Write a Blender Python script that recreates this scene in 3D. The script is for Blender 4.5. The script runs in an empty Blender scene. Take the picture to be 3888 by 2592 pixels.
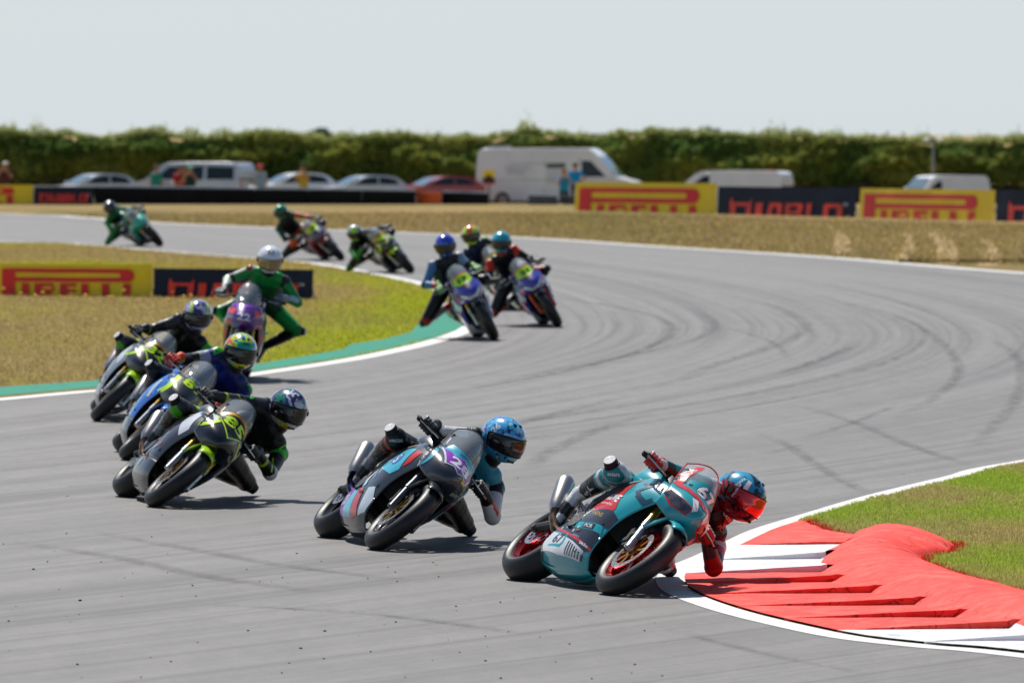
import bpy, bmesh, math, random
import numpy as np
from math import sin, cos, tan, atan, atan2, pi, radians as R, sqrt
from mathutils import Vector as V, Matrix as M, noise as mnoise
from mathutils.bvhtree import BVHTree
random.seed(7); rng = np.random.default_rng(7)
SC = bpy.context.scene
COL = SC.collection

# ---------------------------------------------------------------- camera
F = 25000.0; CX, CY = 1944.0, 1296.0; CAMH = 2.73
PITCH = atan((1296-512)/F)
cam = bpy.data.cameras.new('camera'); camo = bpy.data.objects.new('camera', cam); COL.objects.link(camo)
camo.location = (0, 0, CAMH); camo.rotation_euler = (pi/2-PITCH, 0, 0)
cam.sensor_width = 36; cam.lens = F/3888*36
cam.clip_start = 1; cam.clip_end = 60000
cam.dof.use_dof = True; cam.dof.focus_distance = 41.2; cam.dof.aperture_fstop = 5.4; cam.dof.aperture_blades = 9
SC.camera = camo

# ---------------------------------------------------------------- light
SUN_EL = R(57); SUN_AZ = R(-24)      # azimuth from +Y towards +X
w = bpy.data.worlds.new('World'); SC.world = w; w.use_nodes = True
nt = w.node_tree; bg = nt.nodes['Background']
sky = nt.nodes.new('ShaderNodeTexSky'); sky.sky_type = 'NISHITA'; sky.sun_disc = False
sky.sun_elevation = SUN_EL; sky.sun_rotation = SUN_AZ
sky.altitude = 0; sky.air_density = 1.0; sky.dust_density = .8; sky.ozone_density = 2.5
# bright summer haze low down thinning to a deeper blue overhead, the same all the way round
tcw = nt.nodes.new('ShaderNodeTexCoord'); sx = nt.nodes.new('ShaderNodeSeparateXYZ'); nt.links.new(tcw.outputs['Generated'], sx.inputs[0])
mr = nt.nodes.new('ShaderNodeMapRange'); mr.interpolation_type = 'SMOOTHSTEP'; nt.links.new(sx.outputs[2], mr.inputs[0])
mr.inputs[1].default_value = 0; mr.inputs[2].default_value = .20; mr.inputs[3].default_value = .85; mr.inputs[4].default_value = .0
veil = nt.nodes.new('ShaderNodeMix'); veil.data_type = 'RGBA'; veil.inputs[7].default_value = (8.6, 9.55, 10.1, 1)
nt.links.new(mr.outputs[0], veil.inputs[0]); nt.links.new(sky.outputs[0], veil.inputs[6]); nt.links.new(veil.outputs[2], bg.inputs[0]); bg.inputs[1].default_value = 0.074
sun = bpy.data.lights.new('sun', 'SUN'); suno = bpy.data.objects.new('sun', sun); COL.objects.link(suno)
sun.energy = 5.0; sun.angle = R(0.55); sun.color = (1.0, 0.955, 0.89)
sd = V((sin(SUN_AZ)*cos(SUN_EL), cos(SUN_AZ)*cos(SUN_EL), sin(SUN_EL)))
suno.rotation_euler = sd.to_track_quat('Z', 'Y').to_euler(); suno.location = (0, 100, 60)
vs = SC.view_settings; vs.view_transform = 'Standard'; vs.look = 'None'; vs.exposure = 0.14; vs.gamma = 1; vs.use_curve_mapping = False
SC.cycles.max_bounces = 6; SC.cycles.transparent_max_bounces = 16; SC.cycles.caustics_reflective = False; SC.cycles.caustics_refractive = False
SC.cycles.sample_clamp_indirect = 4

# ---------------------------------------------------------------- terrain height: depends on the distance down the circuit only
_zy = [-50, 0, 55, 70, 85, 115, 145, 170, 185, 204, 230, 246, 262, 290, 330, 30000]
_zz = [0, 0, 0, .03, .08, .165,   .25, .33, .37, .40, .36, .2, -.08, -.45, -.5, -.5]
ROWS = [-50, 0, 20, 30] + list(range(34, 56, 7)) + list(range(56, 332, 4)) + [360, 420, 600, 1000, 2000, 5000, 12000, 30000]
def _zs(y):
    return float(np.mean([np.interp(y+o, _zy, _zz) for o in (-8, -4, 0, 4, 8)]))
ROWZ = [_zs(y) for y in ROWS]
def Z(y): return float(np.interp(y, ROWS, ROWZ))
def ray(px, py):
    x = (px-CX)/F; u = -(py-CY)/F
    d = V((x, cos(PITCH)+u*sin(PITCH), -sin(PITCH)+u*cos(PITCH)))
    return V((0, 0, CAMH)), d
def G(px, py, dz=0.0):
    o, d = ray(px, py); t = 20.0; prev = t
    while t < 420:
        p = o+d*t
        if p.z < Z(p.y)+dz: break
        prev = t; t += 1.0
    a, b = prev, t
    for _ in range(40):
        m = (a+b)/2; p = o+d*m
        if p.z < Z(p.y)+dz: b = m
        else: a = m
    p = o+d*a; return V((p.x, p.y, Z(p.y)+dz))
def AT(px, py, y):
    o, d = ray(px, py); t = (y-o.y)/d.y; return o+d*t

# ---------------------------------------------------------------- materials
def hx(h):
    h = h.lstrip('#'); h = h if len(h) == 6 else ''.join(q*2 for q in h)
    c = [int(h[i:i+2], 16)/255 for i in (0, 2, 4)]
    return tuple((x/12.92 if x <= .04045 else ((x+.055)/1.055)**2.4) for x in c)
def col4(c):
    if isinstance(c, str): c = hx(c)
    return (c[0], c[1], c[2], 1)
_M = {}
def mat(name, color, rough=.5, metal=0., coat=0., spec=.5, var=0.03, nscale=6., bump=0., bscale=60., dirt=0.):
    if name in _M: return _M[name]
    m = bpy.data.materials.new(name); m.use_nodes = True; n = m.node_tree; b = n.nodes['Principled BSDF']
    c = col4(color)
    b.inputs['Roughness'].default_value = rough; b.inputs['Metallic'].default_value = metal
    b.inputs['Coat Weight'].default_value = coat; b.inputs['Coat Roughness'].default_value = .06
    b.inputs['Specular IOR Level'].default_value = spec
    tc = n.nodes.new('ShaderNodeTexCoord')
    nz = n.nodes.new('ShaderNodeTexNoise'); nz.inputs['Scale'].default_value = nscale; nz.inputs['Detail'].default_value = 5
    n.links.new(tc.outputs['Object'], nz.inputs['Vector'])
    mp = n.nodes.new('ShaderNodeMapRange'); mp.inputs[1].default_value = .3; mp.inputs[2].default_value = .7
    mp.inputs[3].default_value = 1-var*2; mp.inputs[4].default_value = 1+var*2
    n.links.new(nz.outputs['Fac'], mp.inputs[0])
    vm = n.nodes.new('ShaderNodeVectorMath'); vm.operation = 'SCALE'; vm.inputs[0].default_value = c[:3]
    n.links.new(mp.outputs[0], vm.inputs['Scale']); n.links.new(vm.outputs[0], b.inputs['Base Color'])
    if bump > 0:
        n2 = n.nodes.new('ShaderNodeTexNoise'); n2.inputs['Scale'].default_value = bscale; n2.inputs['Detail'].default_value = 4
        n.links.new(tc.outputs['Object'], n2.inputs['Vector'])
        bp = n.nodes.new('ShaderNodeBump'); bp.inputs['Strength'].default_value = bump; bp.inputs['Distance'].default_value = .01
        n.links.new(n2.outputs['Fac'], bp.inputs['Height']); n.links.new(bp.outputs[0], b.inputs['Normal'])
    _M[name] = m; return m
def paint(name, c, rough=.3): return mat('paint_'+name, c, rough=rough, coat=.7, var=.05, nscale=4)
def decalm(c): 
    k = 'decal_'+c.lstrip('#'); return mat(k, c, rough=.3, coat=.4, var=.04, nscale=12)
def glassm(name, tint, alpha=.25, rough=.03):
    if name in _M: return _M[name]
    m = bpy.data.materials.new(name); m.use_nodes = True; n = m.node_tree; b = n.nodes['Principled BSDF']
    b.inputs['Base Color'].default_value = col4(tint); b.inputs['Roughness'].default_value = rough
    b.inputs['Alpha'].default_value = alpha; b.inputs['Specular IOR Level'].default_value = .8
    b.inputs['Coat Weight'].default_value = 1.0; b.inputs['Coat Roughness'].default_value = .02
    _M[name] = m; return m
def vcolm(name, rough=.5, coat=0., bump=.4, bscale=26., spec=.5, stretch=(1, 1, 1), fine=.5):
    """material whose colour is the thing's own colour layer 'Col', plus leather-like relief"""
    if name in _M: return _M[name]
    m = bpy.data.materials.new(name); m.use_nodes = True; n = m.node_tree; b = n.nodes['Principled BSDF']
    a = n.nodes.new('ShaderNodeVertexColor'); a.layer_name = 'Col'
    n.links.new(a.outputs['Color'], b.inputs['Base Color'])
    b.inputs['Roughness'].default_value = rough; b.inputs['Coat Weight'].default_value = coat
    b.inputs['Coat Roughness'].default_value = .05; b.inputs['Specular IOR Level'].default_value = spec
    if bump > 0:
        tc = n.nodes.new('ShaderNodeTexCoord'); mp = n.nodes.new('ShaderNodeMapping'); mp.inputs['Scale'].default_value = stretch
        n.links.new(tc.outputs['Object'], mp.inputs[0])
        n2 = n.nodes.new('ShaderNodeTexNoise'); n2.inputs['Scale'].default_value = bscale; n2.inputs['Detail'].default_value = 5
        n2.inputs['Distortion'].default_value = .6
        n.links.new(mp.outputs[0], n2.inputs['Vector'])
        bp = n.nodes.new('ShaderNodeBump'); bp.inputs['Strength'].default_value = bump; bp.inputs['Distance'].default_value = .02
        n.links.new(n2.outputs['Fac'], bp.inputs['Height']); n.links.new(bp.outputs[0], b.inputs['Normal'])
    _M[name] = m; return m

# ---------------------------------------------------------------- mesh helpers
class MB:
    def __init__(s): s.v = []; s.f = []; s.m = []; s.cur = 0
    def add(s, vs, fs):
        o = len(s.v); s.v += [tuple(p) for p in vs]; s.f += [tuple(i+o for i in f) for f in fs]; s.m += [s.cur]*len(fs); return s
    def box(s, c, d, rot=None, taper=1.0):
        x, y, z = d[0]/2, d[1]/2, d[2]/2; P = []
        for k in (-1, 1):
            t = 1 if k < 0 else taper
            for a, b in ((-1, -1), (1, -1), (1, 1), (-1, 1)): P.append(V((a*x*t, b*y*t, k*z)))
        if rot is not None: P = [rot @ p for p in P]
        c = V(c); P = [p+c for p in P]
        return s.add(P, [(3, 2, 1, 0), (4, 5, 6, 7), (0, 1, 5, 4), (1, 2, 6, 5), (2, 3, 7, 6), (3, 0, 4, 7)])
    def cyl(s, p0, p1, r0, r1=None, n=12, caps=True):
        if r1 is None: r1 = r0
        p0, p1 = V(p0), V(p1); d = (p1-p0); q = d.to_track_quat('Z', 'Y')
        P = []
        for p, r in ((p0, r0), (p1, r1)):
            for i in range(n):
                a = 2*pi*i/n; P.append(p+q @ V((r*cos(a), r*sin(a), 0)))
        Fc = [(i, (i+1) % n, n+(i+1) % n, n+i) for i in range(n)]
        if caps: Fc += [tuple(range(n-1, -1, -1)), tuple(range(n, 2*n))]
        return s.add(P, Fc)
    def tube(s, pts, rs, n=10):
        pts = [V(p) for p in pts]
        if not hasattr(rs, '__len__'): rs = [rs]*len(pts)
        P = []; ref = None
        for i, p in enumerate(pts):
            d = (pts[min(i+1, len(pts)-1)]-pts[max(i-1, 0)]).normalized()
            if ref is None: ref = d.orthogonal().normalized()
            ref = (ref-d*ref.dot(d)).normalized(); b = d.cross(ref)
            for k in range(n):
                a = 2*pi*k/n; P.append(p+(ref*cos(a)+b*sin(a))*rs[i])
        Fc = []
        for i in range(len(pts)-1):
            for k in range(n): Fc.append((i*n+k, i*n+(k+1) % n, (i+1)*n+(k+1) % n, (i+1)*n+k))
        Fc += [tuple(range(n-1, -1, -1)), tuple(range((len(pts)-1)*n, len(pts)*n))]
        return s.add(P, Fc)
    def lathe(s, prof, c=(0, 0, 0), axis='y', n=48, closed=True):
        """prof: list of (r, h) along axis"""
        P = []; k = len(prof); c = V(c)
        for i in range(n):
            a = 2*pi*i/n
            for r, h in prof:
                if axis == 'y': P.append(c+V((r*cos(a), h, r*sin(a))))
                elif axis == 'z': P.append(c+V((r*cos(a), r*sin(a), h)))
                else: P.append(c+V((h, r*cos(a), r*sin(a))))
        Fc = []
        kk = k if closed else k-1
        for i in range(n):
            j = (i+1) % n
            for q in range(kk):
                q2 = (q+1) % k; Fc.append((i*k+q, i*k+q2, j*k+q2, j*k+q))
        return s.add(P, Fc)
    def sph(s, c, r, n=12, m=8, rot=None):
        if not hasattr(r, '__len__'): r = (r, r, r)
        c = V(c); P = []
        for j in range(1, m):
            t = pi*j/m
            for i in range(n):
                a = 2*pi*i/n; q = V((r[0]*sin(t)*cos(a), r[1]*sin(t)*sin(a), r[2]*cos(t)))
                P.append(c+(rot @ q if rot is not None else q))
        top = len(P); q = V((0, 0, r[2])); P.append(c+(rot @ q if rot is not None else q)); q = -q; P.append(c+(rot @ q if rot is not None else q))
        Fc = []
        for j in range(m-2):
            for i in range(n): Fc.append((j*n+i, (j+1)*n+i, (j+1)*n+(i+1) % n, j*n+(i+1) % n))
        for i in range(n):
            Fc.append((top, i, (i+1) % n)); Fc.append((top+1, (m-2)*n+(i+1) % n, (m-2)*n+i))
        return s.add(P, Fc)
    def grid(s, P, flip=False):
        ni = len(P); nj = len(P[0]); fl = [p for r in P for p in r]
        Fc = [(i*nj+j, i*nj+j+1, (i+1)*nj+j+1, (i+1)*nj+j) for i in range(ni-1) for j in range(nj-1)]
        if flip: Fc = [f[::-1] for f in Fc]
        return s.add(fl, Fc)
    def mesh(s, name, smooth=35):
        me = bpy.data.meshes.new(name); me.from_pydata(s.v, [], s.f)
        if any(s.m): me.polygons.foreach_set('material_index', s.m)
        if smooth:
            me.polygons.foreach_set('use_smooth', [True]*len(me.polygons)); me.set_sharp_from_angle(angle=R(smooth))
        me.update(); return me
def recalc(me):
    bm = bmesh.new(); bm.from_mesh(me); bmesh.ops.recalc_face_normals(bm, faces=bm.faces); bm.to_mesh(me); bm.free(); return me
def link(name, me, m=None, parent=None, shared=False, **props):
    o = bpy.data.objects.new(name, me); COL.objects.link(o)
    if m is not None:
        ms = m if isinstance(m, (list, tuple)) else [m]
        if not len(me.materials):
            for q in ms: me.materials.append(q)
        elif shared or me.users > 1:
            for i, q in enumerate(ms):
                o.material_slots[i].link = 'OBJECT'; o.material_slots[i].material = q
    if parent is not None: o.parent = parent
    for k, v in props.items(): o[k] = v
    return o
def thing(name, label, cat, loc=(0, 0, 0), group=None, mw=None):
    o = bpy.data.objects.new(name, None); COL.objects.link(o); o.empty_display_size = .2
    if mw is not None: o.matrix_world = mw
    else: o.location = loc
    o['label'] = label; o['category'] = cat
    if group: o['group'] = group
    return o
def cat1(a, b, c, d, t):
    return .5*((2*b)+(c-a)*t+(2*a-5*b+4*c-d)*t*t+(3*b-a-3*c+d)*t**3)
def refine(C, n, axis):
    C = np.asarray(C, float)
    if axis == 1: return np.swapaxes(refine(np.swapaxes(C, 0, 1), n, 0), 0, 1)
    k = C.shape[0]; out = []
    for i in range(k-1):
        a = C[max(i-1, 0)] if i > 0 else 2*C[0]-C[1]; b = C[i]; c = C[i+1]; d = C[i+2] if i+2 < k else 2*C[-1]-C[-2]
        for t in range(n): out.append(cat1(a, b, c, d, t/n))
    out.append(C[-1]); return np.array(out)
def surf(C, n=5, m=5): return refine(refine(C, n, 0), m, 1)
def solid(o, t, off=-1):
    md = o.modifiers.new('solid', 'SOLIDIFY'); md.thickness = t; md.offset = off; return o
def evalmesh(o):
    dg = bpy.context.evaluated_depsgraph_get(); return bpy.data.meshes.new_from_object(o.evaluated_get(dg))
def remesh(mb, voxel, smooth=4, adapt=0.0):
    me = mb.mesh('tmp', 0); o = bpy.data.objects.new('tmp', me); COL.objects.link(o)
    md = o.modifiers.new('r', 'REMESH'); md.mode = 'VOXEL'; md.voxel_size = voxel; md.adaptivity = adapt
    if smooth: s = o.modifiers.new('s', 'SMOOTH'); s.factor = .5; s.iterations = smooth
    bpy.context.view_layer.update()
    out = evalmesh(o); bpy.data.objects.remove(o); bpy.data.meshes.remove(me)
    out.polygons.foreach_set('use_smooth', [True]*len(out.polygons)); return out
def setcol(me, C):
    a = me.color_attributes.new('Col', 'FLOAT_COLOR', 'POINT'); C = np.asarray(C, np.float32)
    if C.shape[1] == 3: C = np.hstack([C, np.ones((len(C), 1), np.float32)])
    a.data.foreach_set('color', C.ravel())
def coords(me):
    a = np.empty(len(me.vertices)*3); me.vertices.foreach_get('co', a); return a.reshape(-1, 3)
def normals(me):
    a = np.empty(len(me.vertices)*3); me.vertices.foreach_get('normal', a); return a.reshape(-1, 3)
_tx = {}
def textmesh(body, bold=.0, shear=0., space=1.0):
    """2D lettering: (list of verts(x,y), faces) of unit height about the origin's left baseline"""
    k = (body, bold, shear, space)
    if k in _tx: return _tx[k]
    cu = bpy.data.curves.new('lettering', 'FONT'); cu.body = body; cu.size = 1; cu.offset = bold; cu.shear = shear; cu.space_character = space
    cu.resolution_u = 3; cu.fill_mode = 'FRONT'
    o = bpy.data.objects.new('t', cu); COL.objects.link(o); bpy.context.view_layer.update()
    me = evalmesh(o); bpy.data.objects.remove(o)
    v = [(p.co.x, p.co.y) for p in me.vertices]; f = [tuple(p.vertices) for p in me.polygons]
    if v:
        xs = [p[0] for p in v]; ys = [p[1] for p in v]; x0, x1, y0, y1 = min(xs), max(xs), min(ys), max(ys)
        v = [((p[0]-x0)/(y1-y0), (p[1]-y0)/(y1-y0)) for p in v]; wd = (x1-x0)/(y1-y0)
    else: wd = 1
    _tx[k] = (v, f, wd); return _tx[k]
def poly2(pts): return (list(pts), [tuple(range(len(pts)))], 1)
def place2(t, x, y, w=None, h=1., ang=0., center=True):
    """fit lettering t into width w, height h, centred at x,y, rotated"""
    v, f, wd = t; sx = (w/wd) if w else h; o = []
    for a, b in v:
        a2 = a*sx-(wd*sx/2 if center else 0); b2 = b*h-(h/2 if center else 0)
        o.append((x+a2*cos(ang)-b2*sin(ang), y+a2*sin(ang)+b2*cos(ang)))
    return (o, f, 1)
def decal(name, shapes, m, parent, bvh, org, ud, vd, dr, off=.002, step=.03, maxd=2.3):
    bm = bmesh.new()
    for (v, f, _) in shapes:
        vv = [bm.verts.new((p[0], p[1], 0)) for p in v]
        for q in f:
            try: bm.faces.new([vv[i] for i in q])
            except ValueError: pass
    if not bm.verts: bm.free(); return None
    bm.normal_update()
    bmesh.ops.triangulate(bm, faces=bm.faces)
    xs = [p.co.x for p in bm.verts]; ys = [p.co.y for p in bm.verts]
    for ax, lo, hi in ((0, min(xs), max(xs)), (1, min(ys), max(ys))):
        t = (math.floor(lo/step)+1)*step
        while t < hi:
            n = (1, 0, 0) if ax == 0 else (0, 1, 0); c = (t, 0, 0) if ax == 0 else (0, t, 0)
            bmesh.ops.bisect_plane(bm, geom=bm.verts[:]+bm.edges[:]+bm.faces[:], plane_co=c, plane_no=n); t += step
    org, ud, vd, dr = V(org), V(ud), V(vd), V(dr).normalized(); kill = []
    for p in bm.verts:
        q = org+ud*p.co.x+vd*p.co.y-dr*1.0
        h, nn, _, _ = bvh.ray_cast(q, dr, maxd)
        if h is None: kill.append(p); continue
        if nn.dot(dr) > 0: nn = -nn
        p.co = h+nn*off-dr*off*.5
    bmesh.ops.delete(bm, geom=kill, context='VERTS')
    if not bm.faces: bm.free(); return None
    # drop stretched faces
    bad = [f for f in bm.faces if max(e.calc_length() for e in f.edges) > step*4.5]
    bmesh.ops.delete(bm, geom=bad, context='FACES')
    if not bm.faces: bm.free(); return None
    bm.faces.index_update()
    if name != 'lettering':   # a panel is one piece: drop slivers cut off by an edge of the bodywork
        bm.faces.ensure_lookup_table(); seen = set(); isl = []
        for f0 in bm.faces:
            if f0.index in seen: continue
            st = [f0]; seen.add(f0.index); cur = []
            while st:
                f = st.pop(); cur.append(f)
                for e in f.edges:
                    for g in e.link_faces:
                        if g.index not in seen: seen.add(g.index); st.append(g)
            isl.append(cur)
        isl.sort(key=len); bmesh.ops.delete(bm, geom=[f for c in isl[:-1] for f in c], context='FACES')
    for f in bm.faces: f.smooth = True
    me = bpy.data.meshes.new(name); bm.to_mesh(me); bm.free()
    return link(name, me, m, parent)
def sheet(name, poly, m, off, parent=None, kind=None, step=None):
    bm = bmesh.new(); vv = [bm.verts.new((p[0], p[1], 0)) for p in poly]; f = bm.faces.new(vv); bm.normal_update()
    if f.normal.z < 0: f.normal_flip()
    bmesh.ops.triangulate(bm, faces=bm.faces)
    ys = [p[1] for p in poly]
    for r in ROWS:
        if min(ys) < r < max(ys):
            bmesh.ops.bisect_plane(bm, geom=bm.verts[:]+bm.edges[:]+bm.faces[:], plane_co=(0, r, 0), plane_no=(0, 1, 0))
    for p in bm.verts: p.co.z = Z(p.co.y)+off
    bm.normal_update()
    for f in bm.faces:
        if f.normal.z < 0: f.normal_flip()
    me = bpy.data.meshes.new(name); bm.to_mesh(me); bm.free()
    o = link(name, me, m, parent)
    if kind: o['kind'] = kind
    return o
def smoothline(pts, n=6):
    return [tuple(p) for p in refine(np.array([[p[0], p[1]] for p in pts]), n, 0)]
def ribbon(center, width, n=5, wfun=None):
    c = smoothline(center, n); L, Rr = [], []
    for i, p in enumerate(c):
        a = c[max(i-1, 0)]; b = c[min(i+1, len(c)-1)]; d = V((b[0]-a[0], b[1]-a[1])).normalized(); nrm = V((-d.y, d.x))
        ww = width/2 if wfun is None else wfun(i/(len(c)-1))/2
        L.append((p[0]+nrm.x*ww, p[1]+nrm.y*ww)); Rr.append((p[0]-nrm.x*ww, p[1]-nrm.y*ww))
    return L+Rr[::-1], c
# ================================================================ SETTING
def ntree(name):
    m = bpy.data.materials.new(name); m.use_nodes = True; n = m.node_tree; return m, n, n.nodes['Principled BSDF']
def mapnode(n, scale, rot=(0, 0, 0), src='Object'):
    tc = n.nodes.new('ShaderNodeTexCoord'); mp = n.nodes.new('ShaderNodeMapping'); mp.inputs['Scale'].default_value = scale
    mp.inputs['Rotation'].default_value = rot; n.links.new(tc.outputs[src], mp.inputs[0]); return mp
def noisen(n, vec, scale, detail=4, rough=.55, dist=0):
    z = n.nodes.new('ShaderNodeTexNoise'); z.inputs['Scale'].default_value = scale; z.inputs['Detail'].default_value = detail
    z.inputs['Roughness'].default_value = rough; z.inputs['Distortion'].default_value = dist; n.links.new(vec.outputs[0], z.inputs['Vector']); return z
def ramp(n, src, stops):
    r = n.nodes.new('ShaderNodeValToRGB'); n.links.new(src, r.inputs[0]); e = r.color_ramp.elements
    while len(e) > 1: e.remove(e[0])
    e[0].position = stops[0][0]; e[0].color = col4(stops[0][1])
    for p, c in stops[1:]:
        q = e.new(p); q.color = col4(c)
    return r
def mix(n, fac, a, b, mode='MIX'):
    x = n.nodes.new('ShaderNodeMix'); x.data_type = 'RGBA'; x.blend_type = mode
    if isinstance(fac, float): x.inputs[0].default_value = fac
    else: n.links.new(fac, x.inputs[0])
    for i, s in ((6, a), (7, b)):
        if isinstance(s, (tuple, str)): x.inputs[i].default_value = col4(s)
        else: n.links.new(s, x.inputs[i])
    return x.outputs[2]
def mathn(n, op, a, b=None, c=None):
    x = n.nodes.new('ShaderNodeMath'); x.operation = op
    for i, s in enumerate((a, b, c)):
        if s is None: continue
        if isinstance(s, (int, float)): x.inputs[i].default_value = s
        else: n.links.new(s, x.inputs[i])
    return x.outputs[0]

# --- asphalt
m, n, b = ntree('asphalt')
geo = n.nodes.new('ShaderNodeNewGeometry'); sep = n.nodes.new('ShaderNodeSeparateXYZ'); n.links.new(geo.outputs['Position'], sep.inputs[0])
X, Y = sep.outputs[0], sep.outputs[1]
dy = mathn(n, 'SUBTRACT', Y, 92.0)
sq = mathn(n, 'MULTIPLY', dy, dy)
kf = mathn(n, 'GREATER_THAN', dy, 0.0)
kk = mathn(n, 'ADD', mathn(n, 'MULTIPLY', kf, 1/430-1/185), 1/185)
uu = mathn(n, 'ADD', X, mathn(n, 'MULTIPLY', sq, kk))          # across the racing line
cmb = n.nodes.new('ShaderNodeCombineXYZ'); n.links.new(uu, cmb.inputs[0]); n.links.new(Y, cmb.inputs[1])
def vmap(sc):
    mp = n.nodes.new('ShaderNodeMapping'); mp.inputs['Scale'].default_value = sc; n.links.new(cmb.outputs[0], mp.inputs[0]); return mp
st1 = noisen(n, vmap((1.6, .012, 1)), 1.0, 6, .62, .25)
st2 = noisen(n, vmap((5.5, .03, 1)), 1.0, 5, .6, .2)
fine = noisen(n, mapnode(n, (1, 1, 1)), 130, 6, .75)
mid = noisen(n, mapnode(n, (1, .35, 1)), 3.0, 6, .6)
big = noisen(n, mapnode(n, (.35, .06, 1)), 1.0, 4, .6)
base = ramp(n, fine.outputs['Fac'], [(.25, (.076, .073, .069)), (.5, (.158, .152, .145)), (.75, (.285, .276, .266))])
g2 = noisen(n, mapnode(n, (.35, 1, 1)), 34, 6, .8); rg = ramp(n, g2.outputs['Fac'], [(.32, (.74, .74, .74)), (.5, (1, 1, 1)), (.68, (1.22, 1.22, 1.22))])
r1 = ramp(n, st1.outputs['Fac'], [(.32, (.62, .62, .64)), (.45, (.84, .84, .85)), (.55, (1, 1, 1)), (.7, (1.08, 1.08, 1.07))])
r2 = ramp(n, st2.outputs['Fac'], [(.32, (.66, .66, .67)), (.45, (.95, .95, .95)), (.65, (1.05, 1.05, 1.05))])
# rubbered band only where machines run, fades to clean stone elsewhere
band = n.nodes.new('ShaderNodeMapRange'); n.links.new(big.outputs['Fac'], band.inputs[0]); band.inputs[1].default_value = .35; band.inputs[2].default_value = .6
band.inputs[3].default_value = .35; band.inputs[4].default_value = 1
c1 = mix(n, band.outputs[0], (1, 1, 1), r1.outputs[0]); st3 = noisen(n, vmap((14, .05, 1)), 1.0, 4, .6, .3); r3 = ramp(n, st3.outputs['Fac'], [(.30, (.72, .72, .73)), (.42, (1, 1, 1))]); c2 = mix(n, .7, r2.outputs[0], mix(n, 1.0, r2.outputs[0], r3.outputs[0], 'MULTIPLY'))
mm = ramp(n, mid.outputs['Fac'], [(.3, (.88, .88, .88)), (.7, (1.08, 1.07, 1.06))])
col = mix(n, 1.0, mix(n, 1.0, base.outputs[0], rg.outputs[0], 'MULTIPLY'), c1, 'MULTIPLY'); col = mix(n, 1.0, col, c2, 'MULTIPLY'); col = mix(n, 1.0, col, mm.outputs[0], 'MULTIPLY')
n.links.new(col, b.inputs['Base Color']); b.inputs['Roughness'].default_value = .62; b.inputs['Specular IOR Level'].default_value = .45
f2 = noisen(n, mapnode(n, (1, 1, 1)), 75, 5, .7)
bp = n.nodes.new('ShaderNodeBump'); bp.inputs['Strength'].default_value = .55; bp.inputs['Distance'].default_value = .008
n.links.new(f2.outputs['Fac'], bp.inputs['Height']); n.links.new(bp.outputs[0], b.inputs['Normal'])
M_ASPH = m

def linepaint(name, base_c, worn, scale=9., thr=(.34, .5), rough=.75, stretch=(1, .4, 1), bump=.2):
    m, n, b = ntree(name); b.inputs['Specular IOR Level'].default_value = .22
    a = noisen(n, mapnode(n, stretch), scale, 8, .7); f = noisen(n, mapnode(n, (1, 1, 1)), 120, 4, .7)
    r = ramp(n, a.outputs['Fac'], [(thr[0], worn), (thr[1], base_c)])
    s = ramp(n, f.outputs['Fac'], [(.3, (.86, .86, .86)), (.6, (1, 1, 1))])
    n.links.new(mix(n, 1.0, r.outputs[0], s.outputs[0], 'MULTIPLY'), b.inputs['Base Color']); b.inputs['Roughness'].default_value = rough
    bp = n.nodes.new('ShaderNodeBump'); bp.inputs['Strength'].default_value = bump; bp.inputs['Distance'].default_value = .01
    n.links.new(a.outputs['Fac'], bp.inputs['Height']); n.links.new(bp.outputs[0], b.inputs['Normal']); return m
M_WHITE = linepaint('white_line_paint', (.72, .72, .70), (.42, .41, .40), 7., (.25, .42))
M_GREEN = linepaint('green_track_paint', (.012, .25, .16), (.03, .19, .13), 5., (.3, .55))
M_KRED = linepaint('red_kerb_paint', (.80, .040, .026), (.58, .028, .02), 11., (.2, .5), .6, (1, 1, 1), .8)
def kerbred():
    m, n, b = ntree('red_kerb_paint_worn'); b.inputs['Specular IOR Level'].default_value = .25; b.inputs['Roughness'].default_value = .7
    mp = mapnode(n, (1, .8, 1)); a = noisen(n, mp, 6, 8, .7); c = noisen(n, mp, 38, 6, .75); v = n.nodes.new('ShaderNodeTexNoise'); v.inputs['Scale'].default_value = 2.4; v.inputs['Detail'].default_value = 9; v.inputs['Distortion'].default_value = 1.4; n.links.new(mp.outputs[0], v.inputs['Vector'])
    r = ramp(n, a.outputs['Fac'], [(.28, (.70, .032, .022)), (.5, (.90, .060, .040)), (.72, (.92, .14, .11))]); k = ramp(n, c.outputs['Fac'], [(.27, (.35, .28, .27)), (.36, (1, 1, 1))])
    cr = ramp(n, v.outputs['Fac'], [(.485, (1, 1, 1)), (.497, (.45, .36, .35)), (.503, (.45, .36, .35)), (.512, (1, 1, 1))])
    w_ = ramp(n, noisen(n, mp, 15, 7, .8).outputs['Fac'], [(.66, (0, 0, 0)), (.74, (1, 1, 1))])
    x = mix(n, 1.0, mix(n, 1.0, r.outputs[0], k.outputs[0], 'MULTIPLY'), cr.outputs[0], 'MULTIPLY'); x = mix(n, w_.outputs[0], x, (.80, .34, .30)); n.links.new(x, b.inputs['Base Color'])
    bp = n.nodes.new('ShaderNodeBump'); bp.inputs['Strength'].default_value = .7; bp.inputs['Distance'].default_value = .01; n.links.new(mathn(n, 'ADD', a.outputs['Fac'], mathn(n, 'MULTIPLY', c.outputs['Fac'], .35)), bp.inputs['Height']); n.links.new(bp.outputs[0], b.inputs['Normal']); return m
M_KRED = kerbred()
M_KWHITE = linepaint('white_kerb_paint', (.76, .76, .78), (.38, .37, .36), 7., (.30, .50), .5, (1, 1, 1), .5)

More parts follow.
